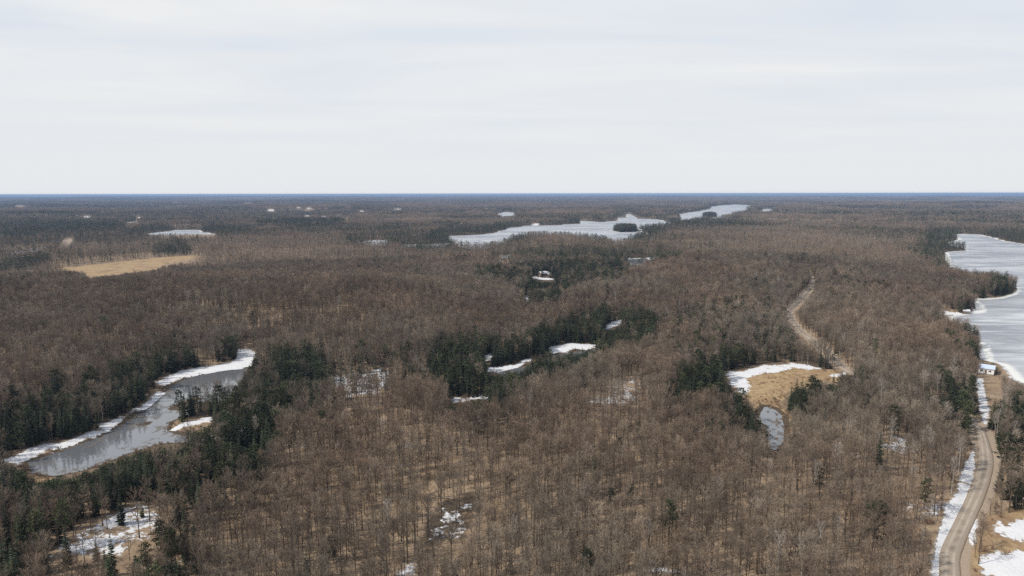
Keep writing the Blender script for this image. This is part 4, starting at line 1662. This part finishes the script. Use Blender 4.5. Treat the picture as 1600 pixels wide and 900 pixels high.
cx_, cy_, cz_ = at(1540.5, 583, 1.0)
house('cottage', 'white cottage with pale blue metal roof on the lake shore', 'cottage', (cx_, cy_, cz_), math.atan2(-4.6, 5.6), 7.4, 5.6, 3.0, 1.5, 'siding', 'metalroof',
      [(-1.9, 1.3, 1.0, 2.1), (1.9, 1.3, 1.0, 2.1)], .1)
dk = bpy.data.objects.new('deck', None)
C.objects.link(dk)
ex_, ey_, ez_ = at(1556, 581, 1.0)
dk.location = (ex_, ey_, ez_)
dk.rotation_euler = (0, 0, math.atan2(-4.6, 5.6))
tag(dk, 'brown board deck with rails beside the white cottage', 'deck')
for k in range(8):
    Box().box(-2.0, 2.0, -1.6 + k * .4, -1.6 + k * .4 + .36, .95, 1.02).build('plank', 'deckwood', dk)
for sx in (-1.9, 1.9):
    for sy in (-1.5, 1.5):
        Box().box(sx - .08, sx + .08, sy - .08, sy + .08, -.6, 1.95 if True else 0).build('post', 'deckwood', dk)
Box().box(-1.8, 1.8, -1.55, -1.45, 1.85, 1.93).build('rail', 'deckwood', dk)
bx2, by2, bz2 = at(1509.5, 489, .8)
house('boathouse', 'small dark boathouse with pale roof at the snowy point of the lake', 'boathouse', (bx2, by2, bz2), -.35, 4.6, 3.6, 2.2, 1.1, 'shedwall', 'shedroof', [(1.2, .9, .9, 1.7)], -1.0, .3, .3)
hx, hy, hz = at(848, 431, .8)
house('cabin', 'pale roofed cabin in the snowy clearing between dark conifers', 'cabin', (hx, hy, hz), .5, 9, 7, 3, 2, 'shedwall', 'shedroof', [(-2, 1.4, 1, 2.1), (2.6, 1.4, 1, 2.1)], .3)


def fallen(label, p0, p1, rad, m_, seed):
    r = random.Random(seed)
    a, b_ = at(*p0, 1.5), at(*p1, 1.5)
    root = bpy.data.objects.new('fallen_log', None)
    C.objects.link(root)
    root.location = a
    tag(root, label, 'log', 'fallen logs on the forest floor')
    d = Vector(b_) - Vector(a)
    off = Vector((0, 0, rad + .12))
    pts = [off + d * (k / 5) + Vector((r.uniform(-.1, .1), r.uniform(-.1, .1), .05 * r.random())) for k in range(6)]
    g = Geo()
    g.tube(pts, [rad * (1 - .55 * k / 5) for k in range(6)], 7)
    obj('trunk', g.mesh('fallen_trunk'), [M[m_]], root)
    for k in range(3):
        q = r.uniform(.35, .9)
        e = Vector((r.uniform(-1, 1), r.uniform(-1, 1), r.uniform(.5, 1.2))).normalized() * r.uniform(.8, 1.8)
        g = Geo()
        g.tube([off + d * q, off + d * q + e], [rad * .3, .02], 4)
        obj('branch', g.mesh('broken_branch'), [M[m_]], root)


fallen('pale fallen log lying across the snow to the road edge', (1492, 749), (1523, 757), .30, 'log', 1)
fallen('dark fallen log in the open near wood', (497, 812), (548, 813), .22, 'darklog', 2)
fallen('short dark log leaning uphill left of the near wood', (455, 797), (470, 792), .20, 'darklog', 3)
fallen('bleached log at the edge of the grey snow hollow', (690, 785), (720, 790), .2, 'log', 4)

# ------------------------------------------------------------------ air
bm = bmesh.new()
bmesh.ops.create_cube(bm, size=1.0)
zlo, zhi = float(GZ.min()) - 1.5, max(H, float(GZ.max()) + 20) + 3
for v in bm.verts:
    v.co = Vector((v.co.x * 124000, v.co.y * 124000, zlo if v.co.z < 0 else zhi))
hm = bpy.data.meshes.new('haze')
bm.to_mesh(hm)
bm.free()
hmat = bpy.data.materials.new('haze')
hmat.use_nodes = True
hn = hmat.node_tree
for n in list(hn.nodes):
    hn.nodes.remove(n)
pv = hn.nodes.new('ShaderNodeVolumePrincipled')
pv.inputs['Color'].default_value = (.40, .58, .90, 1)
pv.inputs['Density'].default_value = 6.4e-5
pv.inputs['Anisotropy'].default_value = 0.0
ho = hn.nodes.new('ShaderNodeOutputMaterial')
hn.links.new(pv.outputs[0], ho.inputs['Volume'])
obj('haze', hm, [hmat], kind='stuff', label='thin blue haze over the far forest', category='haze')
